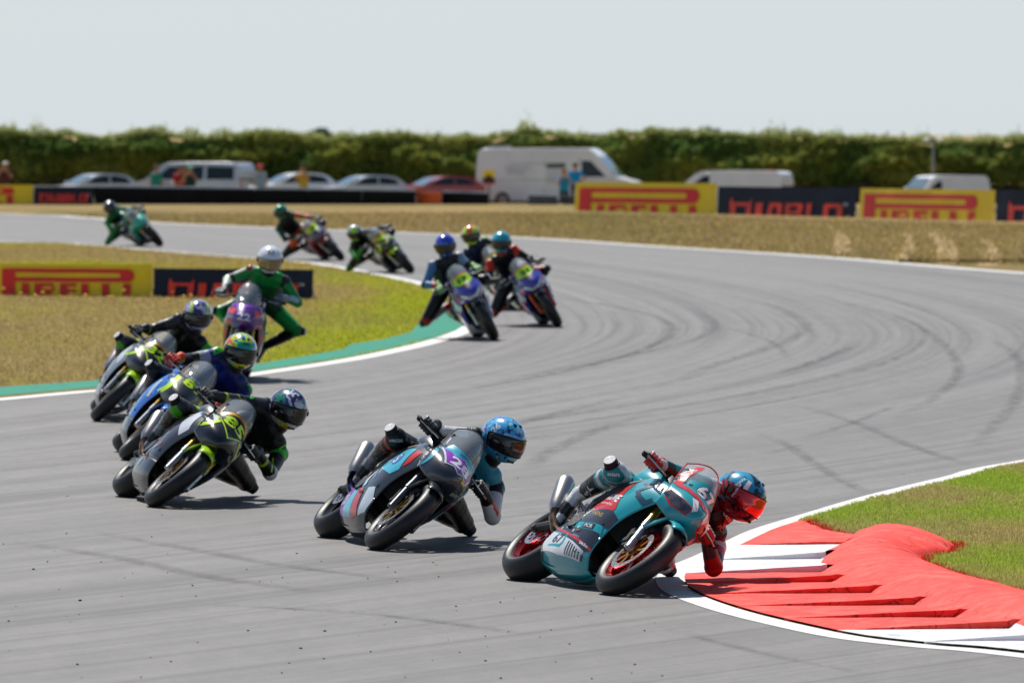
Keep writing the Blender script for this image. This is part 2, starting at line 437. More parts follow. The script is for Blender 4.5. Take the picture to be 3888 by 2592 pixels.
def grassmat(name, dry, green, thr=(.4, .6), sc=.25, green_x=None):
    m, n, b = ntree(name)
    a = noisen(n, mapnode(n, (1, .35, 1)), sc, 5, .6); f = noisen(n, mapnode(n, (1, .25, 1)), 22, 8, .8); g = noisen(n, mapnode(n, (1, .3, 1)), 3.2, 6, .7)
    s = n.nodes.new('ShaderNodeMath'); s.operation = 'ADD'; n.links.new(a.outputs['Fac'], s.inputs[0])
    s2 = mathn(n, 'MULTIPLY', mathn(n, 'SUBTRACT', g.outputs['Fac'], .5), .45); n.links.new(s2, s.inputs[1])
    src = s.outputs[0]
    if green_x:
        geo = n.nodes.new('ShaderNodeNewGeometry'); sp = n.nodes.new('ShaderNodeSeparateXYZ'); n.links.new(geo.outputs['Position'], sp.inputs[0])
        mr = n.nodes.new('ShaderNodeMapRange'); n.links.new(sp.outputs[0], mr.inputs[0]); mr.inputs[1].default_value = green_x[0]; mr.inputs[2].default_value = green_x[1]
        mr.inputs[3].default_value = 0; mr.inputs[4].default_value = .33
        src = mathn(n, 'ADD', src, mr.outputs[0])
    r = ramp(n, src, [(thr[0], dry), (thr[1], green)])
    t = ramp(n, f.outputs['Fac'], [(.3, (.45, .45, .42)), (.5, (.95, .95, .95)), (.72, (1.5, 1.5, 1.4))])
    t2 = ramp(n, g.outputs['Fac'], [(.3, (.75, .74, .72)), (.6, (1.1, 1.1, 1.1))])
    c = mix(n, 1.0, mix(n, 1.0, r.outputs[0], t.outputs[0], 'MULTIPLY'), t2.outputs[0], 'MULTIPLY')
    n.links.new(c, b.inputs['Base Color']); b.inputs['Roughness'].default_value = .95; b.inputs['Specular IOR Level'].default_value = .1
    bp = n.nodes.new('ShaderNodeBump'); bp.inputs['Strength'].default_value = 1; bp.inputs['Distance'].default_value = .05
    n.links.new(f.outputs['Fac'], bp.inputs['Height']); n.links.new(bp.outputs[0], b.inputs['Normal']); return m
M_DRY = grassmat('dry_verge_grass', (.36, .25, .105), (.25, .20, .075), (.40, .65), .12)
M_INF = grassmat('infield_grass', (.37, .265, .10), (.30, .33, .015), (.60, .72), .22, (-4.2, -1.6))
M_RGR = grassmat('apex_grass', (.30, .24, .09), (.22, .30, .03), (.36, .46), .7)

o = sheet('ground', [(-900, -50), (900, -50), (2500, 30000), (-2500, 30000)], M_DRY, -.035, kind='structure')
# far outer edge of the track, measured on the ground
far_px = [(0, 812), (300, 825), (612, 847), (1223, 872), (1650, 888), (2066, 907), (2480, 935), (3141, 977), (3888, 1037)]
far = [G(*p) for p in far_px]
a, b_ = far[0], far[1]; c_, d_ = far[-2], far[-1]
far_l = [(-60, 236), (-32, 222)]+[(p.x, p.y) for p in far]+[(d_.x+4, d_.y-12), (d_.x+12, d_.y-45), (d_.x+22, d_.y-100)]
fl = smoothline(far_l, 4)
sheet('track', [(-80, -45)]+[(-80, 240)]+fl+[(d_.x+24, -45)], M_ASPH, 0.0, kind='structure')
rb, _ = ribbon(far_l, .34, 4); wl = sheet('white_edge_line', rb, M_WHITE, .003, kind='structure')

# infield peninsula on the left
top_px = [(0, 918), (330, 930), (660, 958), (1020, 985), (1190, 1000), (1400, 1035), (1587, 1075), (1690, 1110), (1770, 1155), (1806, 1205)]
bot_px = [(1796, 1235), (1740, 1265), (1660, 1292), (1560, 1318), (1330, 1365), (980, 1418), (640, 1463), (330, 1486), (0, 1516)]
tp = [G(*p) for p in top_px]; bt = [G(*p) for p in bot_px]
e0 = [(-60, tp[0].y+18), (-25, tp[0].y+12)]; e1 = [(p.x, p.y) for p in (G(-330, 1545), G(-800, 1584), G(-1600, 1640))]
edge = e0+[(p.x, p.y) for p in tp]+[(p.x, p.y) for p in bt]+e1
es = smoothline(edge, 5)
rb, ec = ribbon(edge, .26, 5); sheet('white_edge_line', rb, M_WHITE, .003, kind='structure')
sheet('infield_turf', es, M_INF, .0015, kind='structure')
# green painted run-off strip inside the line
gt_px = [(1660, 1150), (1740, 1180), (1775, 1205), (1775, 1225), (1730, 1255), (1640, 1285), (1540, 1310), (1320, 1355), (980, 1408), (640, 1450), (330, 1474), (0, 1503)]
gb_px = [(0, 1470), (330, 1447), (640, 1424), (980, 1382), (1200, 1345), (1310, 1325), (1330, 1308), (1450, 1290), (1560, 1262), (1580, 1240), (1620, 1215), (1600, 1200), (1640, 1175)]
gp = [G(*p) for p in gt_px]; gq = [G(*p) for p in gb_px]
gs = [(p.x, p.y) for p in gp]+[(-13.5, gp[-1].y-5), (-13.8, gq[0].y-3)]+[(p.x, p.y) for p in gq]
sheet('green_runoff', gs, M_GREEN, .0045, kind='structure')

# apex on the right: line, kerb, grass
up_px = [(3888, 1752), (3620, 1812), (3320, 1885), (3060, 1962), (2900, 2012), (2790, 2062), (2690, 2110), (2592, 2152), (2548, 2190), (2560, 2230), (2625, 2268), (2760, 2315), (2950, 2364), (3210, 2418), (3500, 2452), (3888, 2489)]
up = [G(*p) for p in up_px]
e0 = [(up[0].x+9, up[0].y+18), (up[0].x+3.6, up[0].y+9)]; q = up[-1]; e1 = [(q.x+1.6, q.y-3.0), (q.x+4, q.y-9), (q.x+9, q.y-25)]
edgeR = e0+[(p.x, p.y) for p in up]+e1
def wf(t): return .24
rb, rc = ribbon(edgeR, .18, 6); sheet('white_edge_line', rb, M_WHITE, .003, kind='structure')
es = smoothline(edgeR, 6)
sheet('apex_turf', [(p[0], p[1]) for p in es]+[(60, -20), (60, 110)], M_RGR, .0015, kind='structure')

# --- kerb as a height field (every block a part)
def in_poly(x, y, P):
    r = False; j = len(P)-1
    for i in range(len(P)):
        xi, yi = P[i]; xj, yj = P[j]
        if (yi > y) != (yj > y) and x < (xj-xi)*(y-yi)/(yj-yi)+xi: r = not r
        j = i
    return r
kerb = thing('kerb', 'red and white painted kerb with serrated blocks and rounded hump on the inside of the right bend', 'kerb', (1.9, 40.5, 0))
# left boundary of kerb = inner edge of white line, as x(y)
inner = [p for p in es if 33 < p[1] < 50]
LX = {}
apx = min(inner, key=lambda p: p[0])
offp = []
for i_ in range(1, len(es)-1):
    d_ = V((es[i_+1][0]-es[i_-1][0], es[i_+1][1]-es[i_-1][1])).normalized(); offp.append((es[i_][0]-d_.y*.086, es[i_][1]+d_.x*.086))
upn = sorted([p for p in offp if 32 < p[1] < 50], key=lambda p: p[1])
def left_x(y):
    ys = [p[1] for p in upn]; xs = [p[0] for p in upn]
    return float(np.interp(y, ys, xs))
ys_ = np.arange(33.6, 46.4, .05)
def right_x(y):  # outer (grass side) foot of the hump
    return float(np.interp(y, [33.5, 36, 38.2, 39.5, 41.2, 42.2, 43.0, 43.8, 44.3, 44.8, 46.4], [3.9, 3.5, 3.15, 2.9, 2.66, 2.62, 2.9, 2.95, 2.42, 2.20, 2.06]))+.02*sin(y*9)
def ridge_l(y):
    return float(np.interp(y, [33.5, 35, 36, 37, 38, 39, 40, 41.5, 43, 44.2, 44.5], [3.35, 3.0, 2.75, 2.48, 2.3, 2.10, 1.92, 1.93, 2.12, 2.30, 2.6]))
steps = [33.3, 34.3, 35.25, 36.08, 36.95, 37.9, 38.9, 39.85, 40.75, 42.05, 43.55, 46.5]
cols_ = ['w', 'w', 'w', 'r', 'r', 'r', 'r', 'r', 'w', 'w', 'r']
NX = 70
blocks = {}
def kh(x, y, k):
    lx, rl, rx = left_x(y), ridge_l(y), right_x(y)
    h = .012
    y0, y1 = steps[k], steps[k+1]
    if k < 10:
        w_ = np.clip((x-lx)/max(.2, rl-lx), 0, 1); f = 1-(y-y0)/(y1-y0)
        h += .048*(w_**1.1)*(.1+.9*max(0, f))
    else: h += .02*np.clip((x-lx)/.5, 0, 1)
    hump = 0
    if y < 44.4 and rx > rl+.1:
        s = (x-rl)/(rx-rl)
        if 0 < s < 1:
            endf = np.clip((44.4-y)/.55, 0, 1)**.5
            hump = .125*(sin(pi*min(1, s**.85)))**.9*endf
    n_ = mnoise.noise(V((x*2.4, y*.8, 3)))*.009+mnoise.noise(V((x*7, y*4, 1)))*.003
    # fade to ground at both edges
    ed = min(1, max(0, (rx-x)/.05))
    return ((h if x < rl else (h-.012)*max(0, 1-(x-rl)/.07)+.012)+hump+n_*(.3+hump*4))*ed + .006
for k in range(len(steps)-1):
    y0, y1 = steps[k]+.001, steps[k+1]-.001; ny = max(8, int((y1-y0)/.045)); mb = MB(); P = []
    rows = [y0+(y1-y0)*j/ny for j in range(ny+1)]
    for j, y in enumerate(rows):
        lx, rx = left_x(y), max(right_x(y), left_x(y)+.1); rl = ridge_l(y)
        if cols_[k] == 'w' : rx = min(rx, rl+.02+.015*sin(y*7))
        P.append([(lx+(rx-lx)*i/NX, y, kh(lx+(rx-lx)*i/NX, y, k)) for i in range(NX+1)])
    # riser on the near side goes down to the block before
    P.insert(0, [(p[0], p[1]-.004, -.01) for p in P[0]])
    mb.grid(P); me = mb.mesh('kerb_block', 30)
    blocks[k] = link('kerb_block', me, M_KRED if cols_[k] == 'r' else M_KWHITE, kerb)
    if cols_[k] == 'w':  # hump section beside a white block stays red
        mb = MB(); P = []
        for j, y in enumerate(rows):
            rl, rx = ridge_l(y)+.02+.015*sin(y*7)+.001, right_x(y)
            P.append([(rl+(rx-rl)*i/34, y, kh(rl+(rx-rl)*i/34, y, k)) for i in range(35)])
        mb.grid(P); link('kerb_hump', mb.mesh('kerb_hump', 30), M_KRED, kerb)
for o in list(kerb.children): o.location = (-1.9, -40.5, 0)

# --- grass blades
def blades(name, pts, hmin, hmax, wd, colA, colB, nz=.8, parent=None, lean=.5, cz=None, bias=0, redk=False):
    pts = np.asarray(pts); N = len(pts)
    h = rng.uniform(hmin, hmax, N); a = rng.uniform(0, 2*pi, N); ln = rng.uniform(.1, lean, N)*h; la = rng.uniform(0, 2*pi, N)
    dx, dyy = np.cos(a)*wd, np.sin(a)*wd
    z = np.array([Z(p[1]) for p in pts]) if cz is None else cz
    v = np.empty((N, 4, 3))
    v[:, 0] = np.stack([pts[:, 0]-dx, pts[:, 1]-dyy, z], 1); v[:, 1] = np.stack([pts[:, 0]+dx, pts[:, 1]+dyy, z], 1)
    mx = pts[:, 0]+np.cos(la)*ln*.4; my = pts[:, 1]+np.sin(la)*ln*.4
    v[:, 2] = np.stack([mx+dx*.7, my+dyy*.7, z+h*.6], 1)
    v[:, 3] = np.stack([pts[:, 0]+np.cos(la)*ln, pts[:, 1]+np.sin(la)*ln, z+h], 1)
    me = bpy.data.meshes.new(name); f = np.arange(N)*4
    faces = np.stack([f, f+1, f+2, f+3], 1)
    me.from_pydata(v.reshape(-1, 3).tolist(), [], faces.tolist())
    t = np.array([mnoise.noise(V((p[0]*nz, p[1]*nz*.35, 0)))*1.3+.5+mnoise.noise(V((p[0]*5, p[1]*2, 7)))*.5 for p in pts])
    if bias == 'x': t = t-.55+np.clip((pts[:, 0]+4.2)/2.6, 0, 1)*1.1
    else: t = t+bias
    t = np.clip(t+rng.normal(0, .16, N), 0, 1)[:, None]
    c = np.array(colA)[None]*(1-t)+np.array(colB)[None]*t
    if redk:   # overspray of kerb paint on the nearest blades
        rx_ = np.array([right_x(q) if q < 46.3 else 0 for q in pts[:, 1]]); m_ = (pts[:, 1] < 46.3) & (pts[:, 0] < rx_+rng.uniform(.0, .10, N)) ; c[m_] = (.55, .05, .035)
    c = c*rng.uniform(.7, 1.25, (N, 1)); c = np.repeat(c, 4, 0); setcol(me, c)
    o = link(name, me, M_BLADE, parent); o['kind'] = 'stuff'; return o
m, n, b = ntree('grass_blade'); a_ = n.nodes.new('ShaderNodeVertexColor'); a_.layer_name = 'Col'; n.links.new(a_.outputs[0], b.inputs['Base Color'])
b.inputs['Roughness'].default_value = .6; b.inputs['Specular IOR Level'].default_value = .25
tr = n.nodes.new('ShaderNodeBsdfTranslucent'); n.links.new(a_.outputs[0], tr.inputs[0]); ms = n.nodes.new('ShaderNodeMixShader'); ms.inputs[0].default_value = .45
n.links.new(b.outputs[0], ms.inputs[1]); n.links.new(tr.outputs[0], ms.inputs[2]); n.links.new(ms.outputs[0], n.nodes['Material Output'].inputs[0]); M_BLADE = m
pts = []
while len(pts) < 150000:
    y = rng.uniform(37.0, 58, 20000); x = 1.85+rng.uniform(0, 1, 20000)*(y*.0815-1.8)
    for xx, yy in zip(x, y):
        lx = left_x(yy) if yy < 49.5 else float(np.interp(yy, [p[1] for p in sorted(es, key=lambda q: q[1]) if p[1] > 45], [p[0] for p in sorted(es, key=lambda q: q[1]) if p[1] > 45]))+.13
        if yy < 46.3: lx = max(lx, right_x(yy))
        if xx > lx-.01+.03*mnoise.noise(V((xx*4, yy*4, 0))): pts.append((xx, yy))
blades('grass_blades', pts, .015, .045, .0034, (.58, .47, .19), (.44, .56, .07), .8, bias=.2, redk=True)
# worn sandy tracks crossing the far verge
M_SAND = linepaint('worn_earth', (.40, .29, .15), (.34, .24, .105), 1.6, (.35, .62), .95)
sandp = []
for (a0, a1, wdt) in (((3200, 965), (3150, 860), .45), ((3420, 1000), (3440, 880), .28), ((3600, 1003), (3540, 880), .5), ((3760, 1010), (3730, 905), .3)):
    p0, p1 = G(*a0), G(*a1); mid_ = ((p0.x+p1.x)/2+.15, (p0.y+p1.y)/2)
    rb, _ = ribbon([(p0.x, p0.y+1), mid_, (p1.x, p1.y)], wdt, 8, lambda t, w=wdt: w*(1.1-.5*t)+.07*sin(t*23)); sandp.append(rb); sheet('worn_wheel_track', rb, M_SAND, -.028, kind='structure')
# infield and verge tufts (longer, seen out of focus)
pts = []; P = smoothline(edge, 3)
gpoly = gs
while len(pts) < 80000:
    y = rng.uniform(66, 150, 6000); x = rng.uniform(-12, -.3, 6000)
    for xx, yy in zip(x, y):
        if abs(xx) < yy*.082 and in_poly(xx+.12, yy, P) and in_poly(xx, yy-1.0, P) and not in_poly(xx, yy, gpoly): pts.append((xx, yy))
blades('infield_tufts', pts, .02, .05, .009, (.47, .37, .15), (.50, .52, .03), .28, bias='x')
pts = []
fx = [p[0] for p in fl]; fy = [p[1] for p in fl]
while len(pts) < 40000:
    y = rng.uniform(128, 198, 6000); x = rng.uniform(-15.5, 15.5, 6000); y = np.where(y > np.interp(x, [-30, 1.4, 14, 22], [188, 197, 173.5, 160]), 130, y)
    ye = np.interp(x, fx, fy)
    for xx, yy, q_ in zip(x, y, ye):
        if yy > q_+.4 and (rng.uniform() < .45 or not any(in_poly(xx, yy, sp_) for sp_ in sandp)): pts.append((xx, yy))
blades('verge_tufts', pts, .04, .11, .018, (.41, .31, .14), (.35, .28, .11), .2)
# yellow flowers scattered over the dry grass
mb = MB(); k = 0
while k < 420:
    if k % 2: y = rng.uniform(100, 128); x = rng.uniform(-10, -3)
    else: y = rng.uniform(130, 186); x = rng.uniform(-14, 15)
    ok = (k % 2 and in_poly(x, y, P)) or (not k % 2 and y > np.interp(x, fx, fy)+.6)
    if not ok: continue
    k += 1; s_ = rng.uniform(.012, .03); mb.sph((x, y, Z(y)+rng.uniform(.06, .12)), (s_*1.6, s_, s_*.8), 5, 3)
o = link('yellow_flowers', mb.mesh('yellow_flowers'), mat('flower_yellow', (.75, .50, .02), .7), None); o['kind'] = 'stuff'
# dark tyre marks on the asphalt
def markmat():
    m, n, b = ntree('tyre_rubber_mark'); a = noisen(n, mapnode(n, (3, .5, 1)), 2.2, 8, .8)
    b.inputs['Base Color'].default_value = (.075, .075, .078, 1); b.inputs['Roughness'].default_value = .7
    r = n.nodes.new('ShaderNodeMapRange'); n.links.new(a.outputs[0], r.inputs[0]); r.inputs[1].default_value = .36; r.inputs[2].default_value = .66; r.inputs[3].default_value = .0; r.inputs[4].default_value = .46
    vc = n.nodes.new('ShaderNodeVertexColor'); vc.layer_name = 'Col'; n.links.new(mathn(n, 'MULTIPLY', r.outputs[0], vc.outputs[0]), b.inputs['Alpha']); return m
M_MARK = markmat()
marks = [([(3040, 1540), (3250, 1605), (3480, 1700), (3720, 1778)], .11), ([(2860, 1640), (2990, 1690), (3100, 1765), (3230, 1840), (3310, 1880)], .10),
 ([(2580, 1085), (2800, 1130), (2960, 1170), (3050, 1220), (3040, 1265), (2950, 1310), (2850, 1345), (2700, 1390), (2560, 1450), (2300, 1510)], .16),
 ([(3280, 1300), (3170, 1345), (3060, 1385), (2950, 1420)], .13), ([(3700, 1270), (3800, 1310), (3870, 1370), (3880, 1450), (3840, 1540), (3760, 1630), (3660, 1730)], .12),
 ([(2480, 1560), (2250, 1640), (2080, 1720), (2000, 1790)], .14), ([(2400, 1500), (2150, 1560), (1960, 1610), (1700, 1700)], .16),
 ([(2900, 1725), (3060, 1685)], .07), ([(3050, 1665), (3250, 1600), (3420, 1530)], .08), ([(2600, 1160), (2700, 1210), (2700, 1260), (2560, 1310), (2300, 1370), (1900, 1440)], .10),
 ([(1700, 1100), (2100, 1130), (2450, 1190), (2560, 1260), (2400, 1340), (2050, 1420), (1750, 1480)], .12),
 ([(0, 2050), (400, 2110), (800, 2190), (1300, 2260)], .14), ([(300, 2010), (700, 2080), (1100, 2150), (1700, 2220)], .12), ([(700, 2290), (1400, 2330), (2100, 2420)], .10), ([(2500, 2380), (2900, 2480), (3300, 2560)], .07),
 ([(3120, 1130), (3400, 1200), (3560, 1290), (3640, 1400), (3560, 1500), (3380, 1600)], .11), ([(2750, 1240), (2930, 1300), (3000, 1370)], .09)]
for mi, (pp, wd_) in enumerate(marks):
    g_ = [G(*p) for p in pp]; c = smoothline([(p.x, p.y) for p in g_], 9); P = []; A = []
    for i, p in enumerate(c):
        a = c[max(i-1, 0)]; b = c[min(i+1, len(c)-1)]; d = V((b[0]-a[0], b[1]-a[1])).normalized(); nr = V((-d.y, d.x)); t = i/(len(c)-1)
        e = min(1, t*4, (1-t)*4)
        P.append([(p[0]+nr.x*wd_*q, p[1]+nr.y*wd_*q, Z(p[1])+.0042+.0004*mi) for q in (-.8, -.35, 0, .35, .8)]); A += [(0,)*3, (.75*e,)*3, (e,)*3, (.75*e,)*3, (0,)*3]
    mb = MB(); mb.grid(P); me = mb.mesh('tyre_mark'); setcol(me, A); o = link('tyre_mark', me, M_MARK); o['kind'] = 'structure'
# many faint older lines along the same racing arcs, joined as one surface
mb = MB(); A = []
for i in range(70):
    x0 = rng.uniform(-.6, 7.0); ya = rng.uniform(45, 100); yb = ya+rng.uniform(12, 55); wd_ = rng.uniform(.03, .09); st = rng.uniform(.25, .75); ph = rng.uniform(0, 6); P = []
    for j in range(26):
        t = j/25; y = ya+(yb-ya)*t; x = x0-((y-92)**2)*(1/430 if y > 92 else 1/185)*rng.uniform(.999, 1.001)+.12*sin(y*.11+ph)
        e = min(1, t*3, (1-t)*3)*st
        P.append([(x+wd_*q, y, Z(y)+.0125+.00012*i) for q in (-1, 0, 1)]); A += [(0,)*3, (e,)*3, (0,)*3]
    mb.grid(P)
me = mb.mesh('faint_tyre_marks'); setcol(me, A); o = link('faint_tyre_marks', me, M_MARK); o['kind'] = 'stuff'
# rubber crumbs
mb = MB()
for i in range(230):
    y = 33+rng.uniform(0, 1)**1.5*34; x = rng.uniform(-y*.08, y*.08)
    if x > .8 and 33 < y < 50: continue
    s_ = rng.uniform(.002, .0055)*(1.4 if rng.uniform() > .9 else 1); q_ = M.Rotation(rng.uniform(0, 6), 3, 'Z'); mb.sph((x, y, s_*.6), (s_*1.8, s_*1.1, s_*.8), 5, 4, q_)
o = link('rubber_crumbs', mb.mesh('rubber_crumbs'), mat('rubber_crumb', (.02, .02, .02), .8), None); o['kind'] = 'stuff'

# ---------------------------------------------------------------- advertising boards
M_YEL = mat('board_yellow', (.95, .70, .008), .45, var=.03, nscale=1.2); M_RED_ = mat('board_red', (.78, .018, .018), .45, var=.05, nscale=2)
M_NAVY = mat('board_navy', (.010, .018, .042), .6, spec=.25, var=.1, nscale=1.2); M_DRED = mat('board_diablo_red', (.80, .04, .018), .45, var=.2, nscale=1.5); M_STEEL = mat('galvanised_steel', (.45, .46, .47), .45, .8)
def flat3(shapes, m, name, parent, y, thick=.006):
    mb = MB()
    for v, f, _ in shapes:
        mb.add([(a, y, b) for a, b in v], [q for q in f])
    me = mb.mesh(name, 0); recalc_one = True
    o = link(name, me, m, parent); md = o.modifiers.new('s', 'SOLIDIFY'); md.thickness = thick; md.offset = 0; return o
def rect(x0, y0, x1, y1): return poly2([(x0, y0), (x1, y0), (x1, y1), (x0, y1)])
def pirelli(W, H):
    """long-P logo in board units: origin lower left"""
    S = []
    X0, X1 = .035*W, .905*W; yt = .87*H; yb = .09*H; st = .085*W
    S.append(poly2([(X0, yb), (X0+st, yb), (X0+st, yt), (X0, yt)]))
    mid0 = yt-.105*H; low1 = yt-.235*H; low0 = yt-.345*H
    S.append(rect(X0+st, mid0, X1-.12*W, yt)); S.append(rect(X0+st, low0, X1-.12*W, low1+.0))
    rr = (yt-low0)/2; cy = (yt+low0)/2; ri = (mid0-low1)/2
    out = [(X1-.06*W+rr*1.0*cos(a)*1.1, cy+rr*sin(a)) for a in np.linspace(-pi/2, pi/2, 14)]
    inn = [(X1-.12*W+ri*cos(a), cy+ri*sin(a)) for a in np.linspace(pi/2, -pi/2, 8)]
    S.append(poly2(out+[(X1-.12*W, yt)]+inn+[(X1-.12*W, low0)]))
    h = low0-.045*H-yb; x = X0+st+.045*W; b = .048*W; gp_ = .032*W
    y1 = yb+h
    S.append(rect(x, yb, x+b, y1)); x += b+gp_+.004*W                                   # I
    R0 = x; wR = .13*W; r_ = h*.31                                                        # R
    S.append(rect(R0, yb, R0+b, y1))
    S.append(poly2([(R0+b, y1), (R0+b, y1-h*.2), (R0+wR-r_*.9, y1-h*.2)]+[(R0+wR-r_*.9+r_*.45*cos(a), y1-h*.31+h*.11*sin(a)) for a in np.linspace(pi/2, -pi/2, 5)]+[(R0+b, y1-h*.42), (R0+b, y1-h*.62), (R0+wR-r_, y1-h*.62)]+[(R0+wR-r_+r_*1.0*cos(a), y1-h*.31+h*.31*sin(a)) for a in np.linspace(-pi/2, pi/2, 9)]))
    S.append(poly2([(R0+b*1.2, y1-h*.62), (R0+b*2.1, y1-h*.62), (R0+wR*1.02, yb), (R0+wR*1.02-b*1.0, yb)])); x = R0+wR+gp_
    wE = .105*W                                                                            # E
    S.append(rect(x, yb, x+b, y1)); 
    for q in (0, .385, .79): S.append(rect(x+b, yb+h*q, x+wE, yb+h*(q+.21)))
    x += wE+gp_
    for _ in range(2):                                                                     # L L
        S.append(rect(x, yb, x+b, y1)); S.append(rect(x+b, yb, x+wE*.98, yb+h*.21)); x += wE*.98+gp_
    S.append(rect(x, yb, x+b, y1)); return S
def diablo(W, H):
    S = []; h = .44*H; y0 = .18*H; y1 = y0+h; x = .10*W; sl = .10*h
    def P(*pts): S.append(poly2([(x+a*cw+sl*b, y0+b*h) for a, b in pts]))
    cw = .155*W  # D with horns
    P((0, 0), (.25, 0), (.25, 1.0), (.12, 1.0), (-.02, 1.28), (-.05, .95)); P((.25, .8), (.75, .8), (.75, 1.0), (.25, 1.0)); P((.25, 0), (.8, 0), (.98, .18), (.98, .85), (.95, 1.28), (.86, 1.0), (.75, 1.0), (.75, .2), (.25, .2))
    x += .18*W; cw = .05*W; P((0, 0), (1, 0), (1, 1), (0, 1)); x += .075*W; cw = .125*W
    P((0, 0), (.28, 0), (.42, .8), (.42, 1), (.22, 1)); P((.42, .8), (.66, .8), (.72, 0), (1, 0), (.95, 1), (.42, 1)); P((.3, .2), (.75, .2), (.75, .38), (.3, .38)); x += .145*W
    P((0, 0), (.28, 0), (.28, 1), (0, 1)); P((.28, .82), (.7, .82), (.7, .58), (.28, .58), (.28, .42), (.7, .42), (.7, .18), (.28, .18), (.28, 0), (.9, 0), (1, .1), (1, .42), (.92, .5), (1, .6), (1, .9), (.9, 1), (.28, 1)); x += .15*W
    cw = .10*W; P((0, 0), (.36, 0), (.36, 1), (0, 1)); P((.36, 0), (1, 0), (1, .2), (.36, .2)); x += .12*W; cw = .14*W
    P((0, .1), (.12, 0), (.27, 0), (.27, 1), (.12, 1), (0, .9)); P((.27, 0), (.88, 0), (1, .1), (1, .9), (.88, 1), (.27, 1), (.27, .8), (.72, .8), (.72, .2), (.27, .2))
    return S
def board(kind, p0, p1, zb, H, label, rake=.06):
    """p0,p1: ground points of the left and right end"""
    p0, p1 = V(p0), V(p1); d = (p1-p0); W = V((d.x, d.y)).length; ang = atan2(d.y, d.x)
    t = thing('advertising_board', label, 'board', mw=M.Translation((p0.x, p0.y, zb)) @ M.Rotation(ang, 4, 'Z') @ M.Rotation(-rake, 4, 'X'), group='advertising boards beside the track')
    base = M_YEL if kind == 'p' else M_NAVY
    nx = 14; P = [[(W*i/nx, .012*sin(i*1.1+j*1.4+p0.x)*(1 if 0 < j < 4 else 0)*(1 if 0 < i < nx else 0), H*j/4) for i in range(nx+1)] for j in range(5)]
    mb = MB(); mb.grid(P, flip=False); o = link('board_panel', mb.mesh('board_panel', 0), base, t); o.modifiers.new('s', 'SOLIDIFY').thickness = .02; o.modifiers['s'].offset = 1
    bv = BVHTree.FromPolygons([V(p) for p in mb.v], mb.f)
    sh = pirelli(W, H) if kind == 'p' else diablo(W, H)
    decal('lettering', sh, M_RED_ if kind == 'p' else M_DRED, t, bv, (0, 0, 0), (1, 0, 0), (0, 0, 1), (0, 1, 0), off=.03, step=.25)
    if kind == 'd': decal('lettering', [place2(textmesh('TM', .01), .935*W, .60*H, h=.055*H*1.6)], mat('board_small_white', (.6, .62, .66), .5), t, bv, (0, 0, 0), (1, 0, 0), (0, 0, 1), (0, 1, 0), off=.03, step=.2)
    for q in (.04, .5, .96):
        pm = MB(); pm.box((W*q, .10, H/2-.1), (.06, .06, H+.1)); pm.cyl((W*q, .12, H*.7), (W*q, .55, -.15), .018); link('post', pm.mesh('post'), M_STEEL, t)
    return t
def bd(kind, x0, x1, y0t, y1t, dd0, dd1, H, label):
    """x/y of the two top corners in the photograph, distance of each end -> where the board stands"""
    a = AT(x0, y0t, dd0); b2 = AT(x1, y1t, dd1)
    zt = (a.z+b2.z)/2
    return board(kind, (a.x, a.y, 0), (b2.x, b2.y, 0), zt-H*cos(.06), H, label), a, b2
bd('p', 2180, 2716, 688, 700, 199, 194.5, 1.29, 'far yellow board with red PIRELLI lettering in front of the big white van')
bd('d', 2722, 3246, 704, 718, 194.3, 188.5, 1.22, 'navy board with red DIABLO lettering between the two far yellow boards')
bd('p', 3262, 3772, 720, 716, 186.5, 180.5, 1.18, 'tilting yellow PIRELLI board below the small white van at far right')
bd('d', 3780, 4300, 717, 730, 180, 174, 1.16, 'navy DIABLO board cut off by the right edge of the photo')
bd('p', -12, 577, 1002, 1004, 106.2, 105.4, .60, 'near yellow PIRELLI board on the infield grass at left')
bd('d', 583, 1186, 1013, 1030, 105.2, 104, .60, 'navy DIABLO board on the infield grass behind the rider in green leathers')
bd('p', -420, 124, 700, 703, 229, 228, .72, 'distant yellow board at the left end of the far barrier')
bd('d', 128, 352, 707, 712, 227.8, 227, .68, 'distant navy board with dim red letters next to the black tyre barrier')

yb_ = lambda x: float(np.interp(x, [-30, 1.4, 14, 22], [199, 198.2, 175.0, 160]))
# low grass crests in front of the board feet
for nm, xr, yc, hh, mt_ in (('verge_bank', (-30, 40), 186.1, .10, M_DRY),):
    mb = MB(); P = []
    for j in range(9):
        s_ = j/8; yy = -2.0+3.2*s_
        P.append([(x, yy+yb_(x)-.6, 0) for x in np.linspace(xr[0], xr[1], 120)])
    P = [[(p[0], p[1], Z(p[1])+(hh+.035*mnoise.noise(V((p[0]*1.7, i, 0))))*sin(pi*i/8)-.02) for p in r_] for i, r_ in enumerate(P)]
    mb.grid(P); o = link(nm, mb.mesh(nm), mt_, None); o['kind'] = 'structure'

